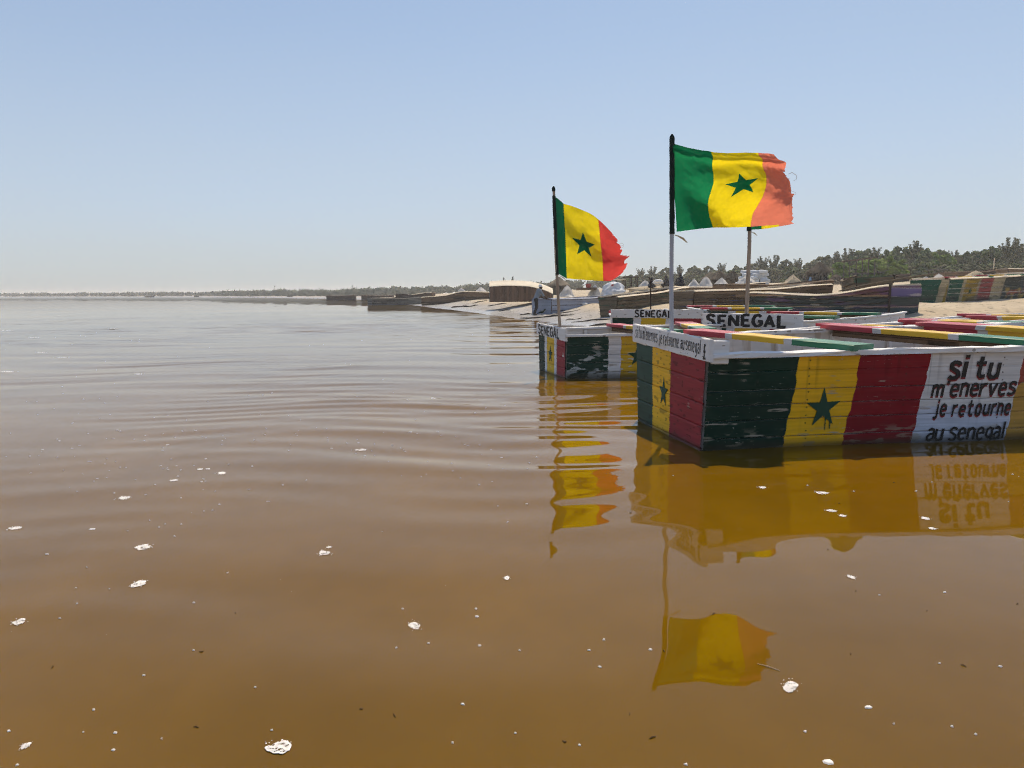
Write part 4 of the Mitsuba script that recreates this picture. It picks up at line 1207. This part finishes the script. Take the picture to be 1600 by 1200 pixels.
def sitter(label, x, y, rot, robe='dark_robe', z=None, s=1.0):
    z = gz(x, y) if z is None else z
    k = thing('person', label, 'person')
    L = [((-.02, 0, .18), .17, (.06, 0, .45), .15), ((.06, 0, .45), .15, (.12, 0, .62), .14), ((.12, .16, .63), .07, (.12, -.16, .63), .07),
         ((0, .10, .14), .12, (.40, .16, .40), .08), ((.40, .16, .40), .08, (.46, .14, .07), .055), ((0, -.10, .14), .12, (.40, -.16, .40), .08), ((.40, -.16, .40), .08, (.46, -.14, .07), .055),
         ((.46, .14, .05), .045, (.60, .15, .04), .038), ((.46, -.14, .05), .045, (.60, -.15, .04), .038)]
    arms = [((.12, .19, .63), .055, (.28, .25, .44), .045), ((.28, .25, .44), .045, (.48, .12, .36), .035), ((.12, -.19, .63), .055, (.28, -.25, .44), .045), ((.28, -.25, .44), .045, (.48, -.12, .36), .035)]
    fing = [((.48, sy, .36), .016, (.56, sy + dy, .33), .012) for sy in (.12, -.12) for dy in (-.034, -.012, .012, .034)] + [((.47, sy, .36), .014, (.50, sy * .4, .34), .012) for sy in (.12, -.12)]
    neck = [((.13, 0, .68), .06, (.17, 0, .78), .055)]
    head = [((.18, 0, .88), .10, (.20, 0, .84), .092), ((.24, 0, .79), .06, (.20, 0, .84), .07), ((.30, 0, .845), .018, (.28, 0, .86), .02)]
    put('body', place(bones(L + arms + neck + head + fing, ref=.05), x, y, z, rot, s), 'skin', k, smooth=True)
    ex = lambda Q, d: [(a, r + d, b, q + d) for a, r, b, q in Q]
    put('robe', place(bones(ex(L[:7], .03) + ex(arms[::2], .025) + [((.0, 0, .12), .26, (.30, 0, .10), .20)], ref=.06), x, y, z, rot, s), robe, k, smooth=True)
    put('headscarf', place(bones([((.16, 0, .90), .115, (.14, 0, .84), .10), ((.14, 0, .84), .10, (.08, 0, .70), .09)], ref=.05), x, y, z, rot, s), robe, k, smooth=True)


stander('person in grey shirt and white cap leaning on the pale blue boat', 1.38, 42.6, 25)
y = 66
sitter('person in a dark blue robe sitting upright behind the front flagpole', ux(1064, y), y, 200, z=zt(445.5, y, 1064), s=1.05)
sitter('person in dark clothes sitting left of the white basin', ux(1015, y), y, 0, z=zt(448.5, y, 1015), s=.85)
sitter('person in dark clothes sitting right of the white basin', ux(1042, y), y, 180, 'dark_trousers', z=zt(448, y, 1042), s=1.0)
xb, zb2 = ux(1027, 65.2), zt(441, 65.2, 1027)
bm = trimesh.creation.icosphere(3, 1.0); bm.vertices *= [.46, .30, .22]; bm.vertices = bm.vertices @ np.array([[1, 0, .05], [0, .8, .6], [0, -.6, .8]]).T
kk = thing('basin', 'large white oval basin held up between two seated people', 'basin')
put('bowl', trimesh.Trimesh(bm.vertices + [xb, 65.2, zb2], bm.faces, process=False), 'white_cloth', kk, smooth=True)
put('rim', tube([(xb + .47 * math.cos(t), 65.2 + .22 * math.sin(t), zb2 - .05 + .12 * math.sin(t)) for t in np.linspace(0, 2 * math.pi, 21)], .022, 6, False), 'white_cloth', kk)
heap('low sandy bank under the seated people', ux(1038, 68), 68, 7.5, zt(446, 68, 1038), 'sand_mat', 88, 'sand_heap', 'sand', 'sand heaps', dpt=6, sharp=.35)


def bird(x, y, rot, label):
    z = max(gz(x, y), 0) + .0
    k = thing('bird', label, 'bird')
    s = 1.0
    body = [((-.12, 0, .17), .035, (.02, 0, .21), .075), ((.02, 0, .21), .075, (.10, 0, .25), .05), ((.10, 0, .25), .05, (.14, 0, .33), .038), ((.14, 0, .33), .042, (.16, 0, .335), .04), ((.18, 0, .33), .016, (.245, 0, .315), .006), ((-.12, 0, .17), .03, (-.27, 0, .13), .016)]
    put('body', place(bones(body, ref=.025), x, y, z, rot), 'black_cloth', k, smooth=True)
    for sy in (-1, 1):
        put('wing', place(bones([((.06, sy * .06, .24), .035, (-.12, sy * .045, .19), .03), ((-.12, sy * .045, .19), .03, (-.22, sy * .02, .14), .012)], ref=.03), x, y, z, rot), 'black_cloth', k, smooth=True)
        put('leg', place(tube([(0, sy * .03, .16), (-.015, sy * .03, .08), (0, sy * .03, 0), (.05, sy * .03, .002)], .007, 6), x, y, z, rot), 'dark_trousers', k)
    put('breast', place(bones([((.09, 0, .235), .052, (.12, 0, .285), .041)], ref=.03), x, y, z, rot), 'white_cloth', k, smooth=True)


bird(1.70, 41.4, 10, 'black and white crow standing on the wet mud')

# ---------------------------------------------------------------- trees
def crown(kind, seed):
    """Crown of a tree about 6 m tall around the z axis, as loose leaf clumps; returns (leaves, wood)."""
    r = np.random.default_rng(seed)
    V, F, wood, NN = [], [], [], []
    trunk = [(0, 0, -.3), (.1 * r.normal(), .1 * r.normal(), 1.2), (.25 * r.normal(), .25 * r.normal(), 2.8)]
    wood.append(tube(trunk, [.17, .13, .09], 7))
    cl = []
    if kind == 'wispy':
        nb = 28
        for i in range(nb):
            a = r.uniform(0, 6.283); base = np.array([0, 0, r.uniform(1.0, 3.2)])
            tip = np.array([math.cos(a) * r.uniform(.2, 1.5), math.sin(a) * r.uniform(.2, 1.5), r.uniform(3.0, 6.0)])
            wood.append(tube([base, base * .4 + tip * .6 + r.normal(0, .15, 3), tip], [.05, .035, .012], 5))
            for q in np.linspace(.35, 1.0, 7):
                cl.append((base * (1 - q) + tip * q,   .42 - .2 * q, 26))
        for i in range(26):
            a = r.uniform(0, 6.283); R = r.uniform(.3, 1.8)
            cl.append((np.array([math.cos(a) * R, math.sin(a) * R, r.uniform(.4, 2.4)]), .6, 30))
        ls, lw = .27, .06
    else:
        ne = 58 if kind == 'dense' else 40
        for i in range(ne):
            d = r.normal(size=3); d /= np.linalg.norm(d); q = r.uniform(.2, 1) ** .6
            c = np.array([0, 0, 3.1]) + d * [2.1, 2.1, 2.5] * q * r.uniform(.8, 1.1)
            c[2] = max(c[2], .35)
            cl.append((c, r.uniform(.40, .72), 68))
            if i % 3 == 0: wood.append(tube([(0, 0, 1.2), np.array([0, 0, 1.6]) * .5 + c * .5, c], [.08, .05, .015], 5))
        for i in range(14):
            a = r.uniform(0, 6.283)
            cl.append((np.array([math.cos(a) * 1.7, math.sin(a) * 1.7, r.uniform(.2, 1.4)]), .7, 50))
        ls, lw = .38, .16
    core = []
    for c, R, n in cl:
        if kind != 'wispy' or c[2] < 2.6:
            m = trimesh.creation.icosphere(1, R * .74)
            m.vertices *= (1 + .30 * r.normal(size=(len(m.vertices), 1)))
            core.append((m.vertices + c, m.vertices * 1.0, m.faces))
        d = r.normal(size=(n, 3)); d /= np.linalg.norm(d, axis=1, keepdims=True)
        p = c + d * R * r.uniform(.55, 1.05, (n, 1)) * [1, 1, .85]
        t = r.normal(size=(n, 3)) + [0, 0, .7 if kind == 'wispy' else 0]; t /= np.linalg.norm(t, axis=1, keepdims=True)
        s = np.cross(t, r.normal(size=(n, 3))); s /= np.linalg.norm(s, axis=1, keepdims=True)
        l = ls * r.uniform(.6, 1.3, (n, 1)); w = lw * r.uniform(.7, 1.3, (n, 1))
        b = len(V) * 4
        V.append(np.stack([p - t * l * .5, p + s * w, p + t * l * .5, p - s * w], 1))
        nn = d + r.normal(0, .28, (n, 3)) + [0, 0, .15]
        NN.append(np.repeat(nn[:, None], 4, 1))
    V = np.concatenate(V).reshape(-1, 3); N = np.concatenate(NN).reshape(-1, 3)
    F = np.arange(len(V)).reshape(-1, 4)
    F = np.vstack([F[:, [0, 1, 2]], F[:, [0, 2, 3]]])
    for cv, cn, cf in core:
        F = np.vstack([F, cf + len(V)]); V = np.vstack([V, cv]); N = np.vstack([N, cn / np.linalg.norm(cn, axis=1, keepdims=True)])
    return (V, N, F), cat_(wood)


CR = {}
for kind, seeds in (('wispy', (1, 2, 3)), ('dense', (4, 5, 6)), ('bushy', (7, 8))):
    for i, s in enumerate(seeds):
        lv, wd = crown(kind, s)
        CR[kind, i] = (lv, mikit.ply(wd, 'bark', smooth=40))
LEAF = {}


def tree(name, label, kind, var, x, y, top, wide, leafm, group, base=None):
    lv, wd = CR[kind, var]
    if (kind, var, leafm) not in LEAF: LEAF[kind, var, leafm] = leafy(*lv, leafm)
    z = gz(x, y) if base is None else base
    sc = (top - z) / 5.9
    tw = T().translate([float(x), float(y), float(z)]).rotate([0, 0, 1], float(rng.uniform(0, 360))).scale([float(sc * wide), float(sc * wide), float(sc)])
    k = thing(name, label, 'tree' if name != 'shrub' else 'shrub', group)
    scene[num(k + '__crown')] = {**LEAF[kind, var, leafm], 'to_world': tw}
    scene[num(k + '__trunk')] = {**wd, 'to_world': tw}


prof = [(1000, 421), (1018, 418), (1040, 417), (1060, 416), (1083, 413), (1104, 415), (1125, 413), (1150, 413), (1172, 409), (1188, 403), (1206, 401), (1224, 405), (1243, 406), (1264, 404), (1282, 398), (1302, 396), (1320, 391), (1342, 388),
        (1362, 390), (1384, 388), (1401, 383), (1424, 380), (1440, 385), (1462, 389), (1484, 394), (1503, 391), (1522, 389), (1545, 385), (1568, 375), (1583, 382), (1606, 398), (1630, 396)]
kinds = {1188: 'wispy', 1206: 'wispy', 1302: 'wispy', 1320: 'wispy', 1568: 'wispy', 1583: 'wispy', 1545: 'dense', 1018: 'wispy', 1606: 'wispy'}
nw = 0
for i, (u, v) in enumerate(prof):
    y = np.interp(u, [1000, 1200, 1400, 1620], [200, 158, 122, 108]) + rng.uniform(-4, 8)
    kind = kinds.get(u, 'dense' if i % 3 else 'wispy')
    wide = {'dense': .95, 'wispy': .9}[kind]
    lm = 'leaf_dry' if (u < 1330 and u != 1424) or kind == 'wispy' else 'leaf_mid'
    if kind == 'wispy':
        lab, gr = 'tall feathery grey green tree in the row behind the beach', 'feathery trees behind the beach'
    elif lm == 'leaf_dry':
        lab, gr = 'dull dry green tree in the wooded row, left half of the row', 'dull trees behind the beach'
    else:
        lab, gr = 'dark green rounded tree in the wooded row, right end of the row', 'rounded trees behind the beach'
    if u == 1568: lab, gr = 'tallest feathery tree, rising above the row near the right edge', None
    tree('tree', lab, kind, i % 3, ux(u, y), y, zt(v, y, u), wide, lm, gr)
for i in range(40):
    u = 990 + i * 16.5 + rng.uniform(-5, 5)
    y = np.interp(u, [1000, 1200, 1400, 1620], [186, 146, 112, 101]) + rng.uniform(-3, 3)
    v = np.interp(u, [1000, 1200, 1400, 1640], [427, 419, 408, 412]) + rng.uniform(-3, 4)
    tree('shrub', 'low dry shrub at the foot of the wooded row', 'bushy', i % 2, ux(u, y), y, zt(v, y, u), 1.5, 'leaf_dry' if i % 3 else 'leaf_mid', 'shrubs below the trees')
for i in range(26):
    u = 1000 + i * 25 + rng.uniform(-8, 8)
    y = np.interp(u, [1000, 1200, 1400, 1620], [225, 180, 142, 128]) + rng.uniform(-4, 4)
    v = np.interp(u, [p_[0] for p_ in prof], [p_[1] for p_ in prof]) + 5 + rng.uniform(0, 6)
    tree('tree', 'dull tree of the back row, showing between the nearer trees', 'dense', i % 3, ux(u, y), y, zt(v, y, u), 1.35, 'leaf_dry', 'dull back row trees')
for u, v, y, w in ((1309, 406, 100, 1.3), (1372, 397, 98, 1.5), (1388, 402, 97, 1.6), (1401, 410, 96, 1.5), (1350, 399, 104, 1.2), (1468, 390, 112, 1.0)):
    tree('shrub', 'bright fresh green bush beside the pale roofed shade frame', 'bushy', int(u) % 2, ux(u, y), y, zt(v, y, u), w, 'leaf_bright', 'bright green bushes')
for u, v in ((788.5, 434.5), (801, 433)):
    tree('tree', f"{'left' if u < 795 else 'right'} of the two lone tree tops showing above the overturned hull", 'wispy', 1, ux(u, 260), 260, zt(v, 260, u), .5, 'leaf_far', 'tree tops above the overturned hull')
tree('tree', 'tallest lone tree on the far shore beside the mast', 'dense', 1, ux(442, 560), 560, zt(450, 560, 442), .9, 'leaf_far', None)
xm = ux(432, 560)
k = thing('mast', 'thin lattice mast on the far shore', 'mast')
put('pole', tube([(xm, 560, 1), (xm, 560, zt(446, 560, 432))], [.28, .12], 6), 'bark', k)
for q in (.5, .7, .9):
    zz = 1 + (zt(446, 560, 432) - 1) * q
    put('crossbar', beam((xm - .7, 560, zz), (xm + .7, 560, zz), .12, .12), 'bark', k)

# the far wood round the lake, one mass
r = np.random.default_rng(77)
line = np.array([(-900, 860), (-700, 800), (-500, 735), (-330, 620), (-230, 560), (-150, 430), (-100, 372), (-60, 330), (-30, 310), (0, 290), (28, 262), (50, 238)], float)
seg = np.concatenate([[0], np.cumsum(np.hypot(*np.diff(line, axis=0).T))])
V = []
hearts, NN = [], []
NB = 1100
for i in range(NB):
    s = seg[-1] * (i + r.uniform(0, 1)) / NB
    x, y = np.interp(s, seg, line[:, 0]), np.interp(s, seg, line[:, 1])
    x += r.normal(0, 4); y += r.normal(8, 9)
    z = gz(x, y)
    hgt = (3.6 + 2.0 * meshkit.noise(np.array([[s * .03, 1.0, 2.0]]), 3)[0] + r.uniform(0, 1.2)) * (.68 if y < 400 else .56)
    n = 70
    d = r.normal(size=(n, 3)); d /= np.linalg.norm(d, axis=1, keepdims=True)
    R = hgt * .62
    p = np.array([x, y, z + hgt * .5]) + d * [R, R * .6, hgt * .5] * r.uniform(.3, 1, (n, 1)) * (1 + .25 * r.normal(size=(n, 1)))
    t = r.normal(size=(n, 3)); t /= np.linalg.norm(t, axis=1, keepdims=True)
    q = np.cross(t, r.normal(size=(n, 3))); q /= np.linalg.norm(q, axis=1, keepdims=True)
    l = 1.0 * r.uniform(.6, 1.3, (n, 1))
    V.append(np.stack([p - t * l * .5, p + q * l * .3, p + t * l * .5, p - q * l * .3], 1))
    m = trimesh.creation.icosphere(1, 1.0)
    hearts.append((m.vertices * (1 + .25 * r.normal(size=(len(m.vertices), 1))) * [R * .8, R * .5, hgt * .42] + [x, y, z + hgt * .48], m.vertices, m.faces))
    NN.append(np.repeat((d + r.normal(0, .28, (n, 3)))[:, None], 4, 1))
V = np.concatenate(V).reshape(-1, 3); N = np.concatenate(NN).reshape(-1, 3)
F = np.arange(len(V)).reshape(-1, 4)
F = [F[:, [0, 1, 2]], F[:, [0, 2, 3]]]; at_ = len(V)
for cv, cn, cf in hearts:
    F.append(cf + at_); at_ += len(cv)
V = np.vstack([V] + [h_[0] for h_ in hearts]); N = np.vstack([N] + [h_[1] for h_ in hearts]); F = np.vstack(F)
scene[thing('far_wood', 'low hazy wood along the far side of the lake', 'trees', kind='stuff')] = leafy(V, N, F, 'leaf_far')
for i, (u, y, l) in enumerate(((237, 420, 5.0), (310, 430, 2.5), (394, 390, 2.0), (455, 320, 2.2))):
    x = ux(u, y)
    old_boat('rowing_boat', 'tiny dark boat far out near the opposite shore', (x - l / 2, y), (x + l / 2, y + .3), 1.3, .7, .7, 'dark_wood', 'dark_wood', 3, 'tiny boats near the opposite shore', z0=-.05, seed=90 + i, hm=.55)

# ---------------------------------------------------------------- foam and floating bits
def foam_mesh(x, y, L, W, ang, seed, holes=True):
    r = np.random.default_rng(seed)
    t = np.linspace(0, 2 * math.pi, 40, endpoint=False)
    nn = meshkit.fbm(np.stack([np.cos(t) * 1.6 + seed, np.sin(t) * 1.6, t * 0], 1), 3, seed) - .5
    R = 1 + 1.0 * nn
    g = Polygon(np.stack([L / 2 * R * np.cos(t), W / 2 * R * np.sin(t)], 1)).buffer(0)
    if holes:
        for i in range(int(34 + 60 * L)):
            px, py = r.uniform(-.45, .45) * L, r.uniform(-.42, .42) * W
            g = g.difference(affinity.scale(Point(px, py).buffer(r.uniform(.02, .065) * min(W, L), 4), 1.0 + r.uniform(0, .8), 1))
    for i in range(9):
        t_ = r.uniform(0, 6.283); q_ = r.uniform(.50, .78)
        g = g.union(Point(L * q_ * math.cos(t_), W * q_ * math.sin(t_)).buffer(r.uniform(.02, .055) * min(L, W), 4))
    g = affinity.rotate(g, ang, origin=(0, 0))
    m = flat_mesh(g, .0016)
    m.vertices += [x, y, float(water_z(np.array([x]), np.array([y]))[0]) + .001]
    return m


def wpos(u, v):
    c, s = math.cos(roll), math.sin(roll)
    d = np.array([1.0, 0, 0]) * c * (u - 800) / 1150 + up0 * s * (u - 800) / 1150 - up * (v - 600) / 1150 + fwd
    return EYE + d * (-1.35 / d[2])


FO = [(224, 856, .10, .055, 15), (216, 912, .075, .045, 20), (507, 865, .075, .045, 35), (514, 856, .035, .02, 0), (647, 975, .062, .045, 20), (436, 1167, .075, .045, 60), (1236, 1073, .062, .045, -35), (30, 972, .06, .035, 20),
      (24, 825, .09, .04, 10), (193, 778, .10, .04, 20), (40, 1162, .03, .02, 0), (792, 904, .035, .025, 0), (564, 702, .11, .05, 10), (1284, 770, .10, .04, 10), (1330, 902, .04, .028, 0), (1298, 798, .075, .03, -10), (1316, 806, .06, .025, -5),
      (1192, 762, .07, .03, 0), (10, 517, .6, .12, 0), (52, 527, .55, .12, 0), (177, 514, .5, .1, 0), (12, 581, .36, .1, 0), (65, 551, .32, .09, 0), (96, 558, .3, .08, 0), (216, 585, .22, .07, 0), (346, 739, .08, .05, 20), (313, 733, .06, .03, 0), (272, 751, .07, .03, 0), (1445, 810, .06, .03, -10), (1457, 826, .055, .025, -5)]
for i, (u, v, L, W, a) in enumerate(FO):
    x, y, _ = wpos(u, v)
    L, W = L * .74, W * (1.6 if v > 600 else 1.3)
    one('foam_patch', foam_mesh(x, y, L, W, a, 200 + i, W > .03), 'foam', 'small white patch of foam floating on the brown water', 'foam', 'white foam patches on the water')
r = np.random.default_rng(33)
ms, ds_ = [], []
for i in range(620):
    if i < 250: u, v = r.normal(380, 230), 700 + abs(r.normal(0, 90)) - 30
    elif i < 450: u, v = r.uniform(0, 840), 520 + 240 * r.uniform(0, 1) ** 1.3
    elif i < 560: u, v = r.uniform(0, 1600), r.uniform(740, 1195)
    else: u, v = r.uniform(1010, 1600), r.uniform(735, 870)
    x, y, _ = wpos(u, v)
    if y > 60 or y < 1 or (x > .8 and y > 5.7): continue
    if meshkit.fbm(np.array([[x * .5, y * .8, 2.0]]), 3, 12)[0] < r.uniform(.30, .62): continue
    s = r.uniform(.0022, .0055) * (1 + .11 * y) * (2.2 if r.uniform() < .05 else 1)
    n = 7
    t = np.linspace(0, 2 * math.pi, n, endpoint=False); R = s * r.uniform(.6, 1.3, n)
    z = float(water_z(np.array([x]), np.array([y]))[0])
    vv = np.concatenate([np.stack([x + R * 1.3 * np.cos(t), y + R * np.sin(t), np.full(n, z - .001)], 1), np.stack([x + .7 * R * 1.3 * np.cos(t), y + .7 * R * np.sin(t), np.full(n, z + .004)], 1), [[x, y, z + .005]]])
    f_ = [[j, (j + 1) % n, n + (j + 1) % n] for j in range(n)] + [[j, n + (j + 1) % n, n + j] for j in range(n)] + [[n + j, n + (j + 1) % n, 2 * n] for j in range(n)]
    (ds_ if (i > 480 and r.uniform() < .12) else ms).append(trimesh.Trimesh(vv, f_, process=False))
one('foam_specks', cat_(ms), 'foam', 'scattered tiny white foam specks on the water', 'foam', kind='stuff')
for i in range(16):
    u, v = r.uniform(0, 1600), r.uniform(800, 1190)
    x, y, _ = wpos(u, v); a = r.uniform(0, 3.14); l = r.uniform(.004, .012)
    z = float(water_z(np.array([x]), np.array([y]))[0]) + .002
    ds_.append(tube([(x - l * math.cos(a), y - l * math.sin(a), z), (x, y + l * .2, z + .002), (x + l * math.cos(a), y + l * math.sin(a), z)], [.0012, .0025, .001], 5))
one('floating_bits', cat_(ds_), 'debris', 'tiny brown bits of plant floating on the water', 'debris', kind='stuff')
x, y, _ = wpos(1199, 1043)
z = .004
one('twig', tube([(x - .03, y + .02, z), (x, y, z + .002), (x + .035, y - .03, z)], [.001, .0018, .001], 6), 'rope', 'thin pale twig floating below the reflected flag', 'twig')

# ---------------------------------------------------------------- haze
HAZE = 0.0008
scene['haze_air'] = {'type': 'homogeneous', 'albedo': {'type': 'rgb', 'value': [.915, .95, .965]}, 'sigma_t': HAZE}
scene['haze'] = {'type': 'cube', 'to_world': T().translate([0, 2900, 1.75]).scale([6100, 3200, 9.25]), 'bsdf': {'type': 'null'}, 'interior': {'type': 'ref', 'id': 'haze_air'}}
scene['camera']['medium'] = {'type': 'ref', 'id': 'haze_air'}
labels['haze'] = {'label': 'pale haze over the lake and the far shore', 'kind': 'stuff'}

for i, (u, v, y, w) in enumerate(((1040, 474, 33, .30), (912, 468, 45, .45), (1486, 505 - 20, 34, .15), (1012, 482, 31, .2))):
    x = ux(u, y); z = gz(x, y)
    m = trimesh.creation.icosphere(2, 1.0)
    m.vertices *= [w / 2, w * .35, w * .22]
    m.vertices += .25 * w * (meshkit.fbm(m.vertices / w * 3 + i, 3, i)[:, None] - .5)
    one('rag', trimesh.Trimesh(m.vertices + [x, y, z + w * .12], m.faces, process=False), 'white_cloth', 'crumpled white rag lying on the sand ' + ('below the right end of the green brown boat', 'below the pale blue boat', 'at the right between the boats', 'left of the front flagpole')[i], 'rag', smooth=True)
# ---------------------------------------------------------------- labels by place where nothing else tells alike things apart
ORD = ['first', 'second', 'third', 'fourth', 'fifth', 'sixth', 'seventh', 'eighth', 'ninth', 'tenth', 'eleventh', 'twelfth', 'thirteenth', 'fourteenth', 'fifteenth', 'sixteenth', 'seventeenth', 'eighteenth', 'nineteenth']
for t_, nm_, o_ in ((20, 'twenty', 'twentieth'), (30, 'thirty', 'thirtieth')):
    ORD.append(o_)
    ORD += [f'{nm_} {q_}' for q_ in ORD[:9]]
ORD.append('fortieth')
for gname, noun in (('feathery trees behind the beach', 'feathery grey green tree'), ('dull trees behind the beach', 'dull dry green tree'), ('rounded trees behind the beach', 'dark green rounded tree'), ('bright green bushes', 'bright fresh green bush'), ('dull back row trees', 'dull tree'), ('shrubs below the trees', 'low dry shrub')):
    ks = sorted([k for k, d in labels.items() if d.get('group') == gname], key=lambda k: scene[k + '__crown']['to_world'].matrix[0, 3] / scene[k + '__crown']['to_world'].matrix[1, 3])
    for i, k in enumerate(ks):
        labels[k]['label'] = f"{noun}, {ORD[i]} from the left among the {gname}" if i < len(ORD) else labels[k]['label']
fo = sorted(zip(FO, [k for k in labels if k.startswith('foam_patch')]), key=lambda q: -q[0][1])
for i, (q, k) in enumerate(fo):
    side = 'left' if q[0] < 533 else 'middle' if q[0] < 1067 else 'right'
    labels[k]['label'] = f"white foam patch on brown water, {side} third, {ORD[i]} from the picture's bottom edge"

for gname, lab in (('tiny boats near the opposite shore', 'tiny dark boat far out, {} from the left of the tiny boats'), ('driftwood sticks on the mud', 'dark driftwood stick on the grey mud, {} from the left')):
    ks = [k for k, d in labels.items() if d.get('group') == gname]
    def mean_u(k):
        q = np.concatenate([meshkit.WRITTEN[e['filename']][0] for kk_, e in scene.items() if (kk_ == k or kk_.startswith(k + '__')) and e.get('type') == 'ply'])
        return float((q[:, 0] / q[:, 1]).mean())
    for i, k in enumerate(sorted(ks, key=mean_u)):
        labels[k]['label'] = lab.format(ORD[i])
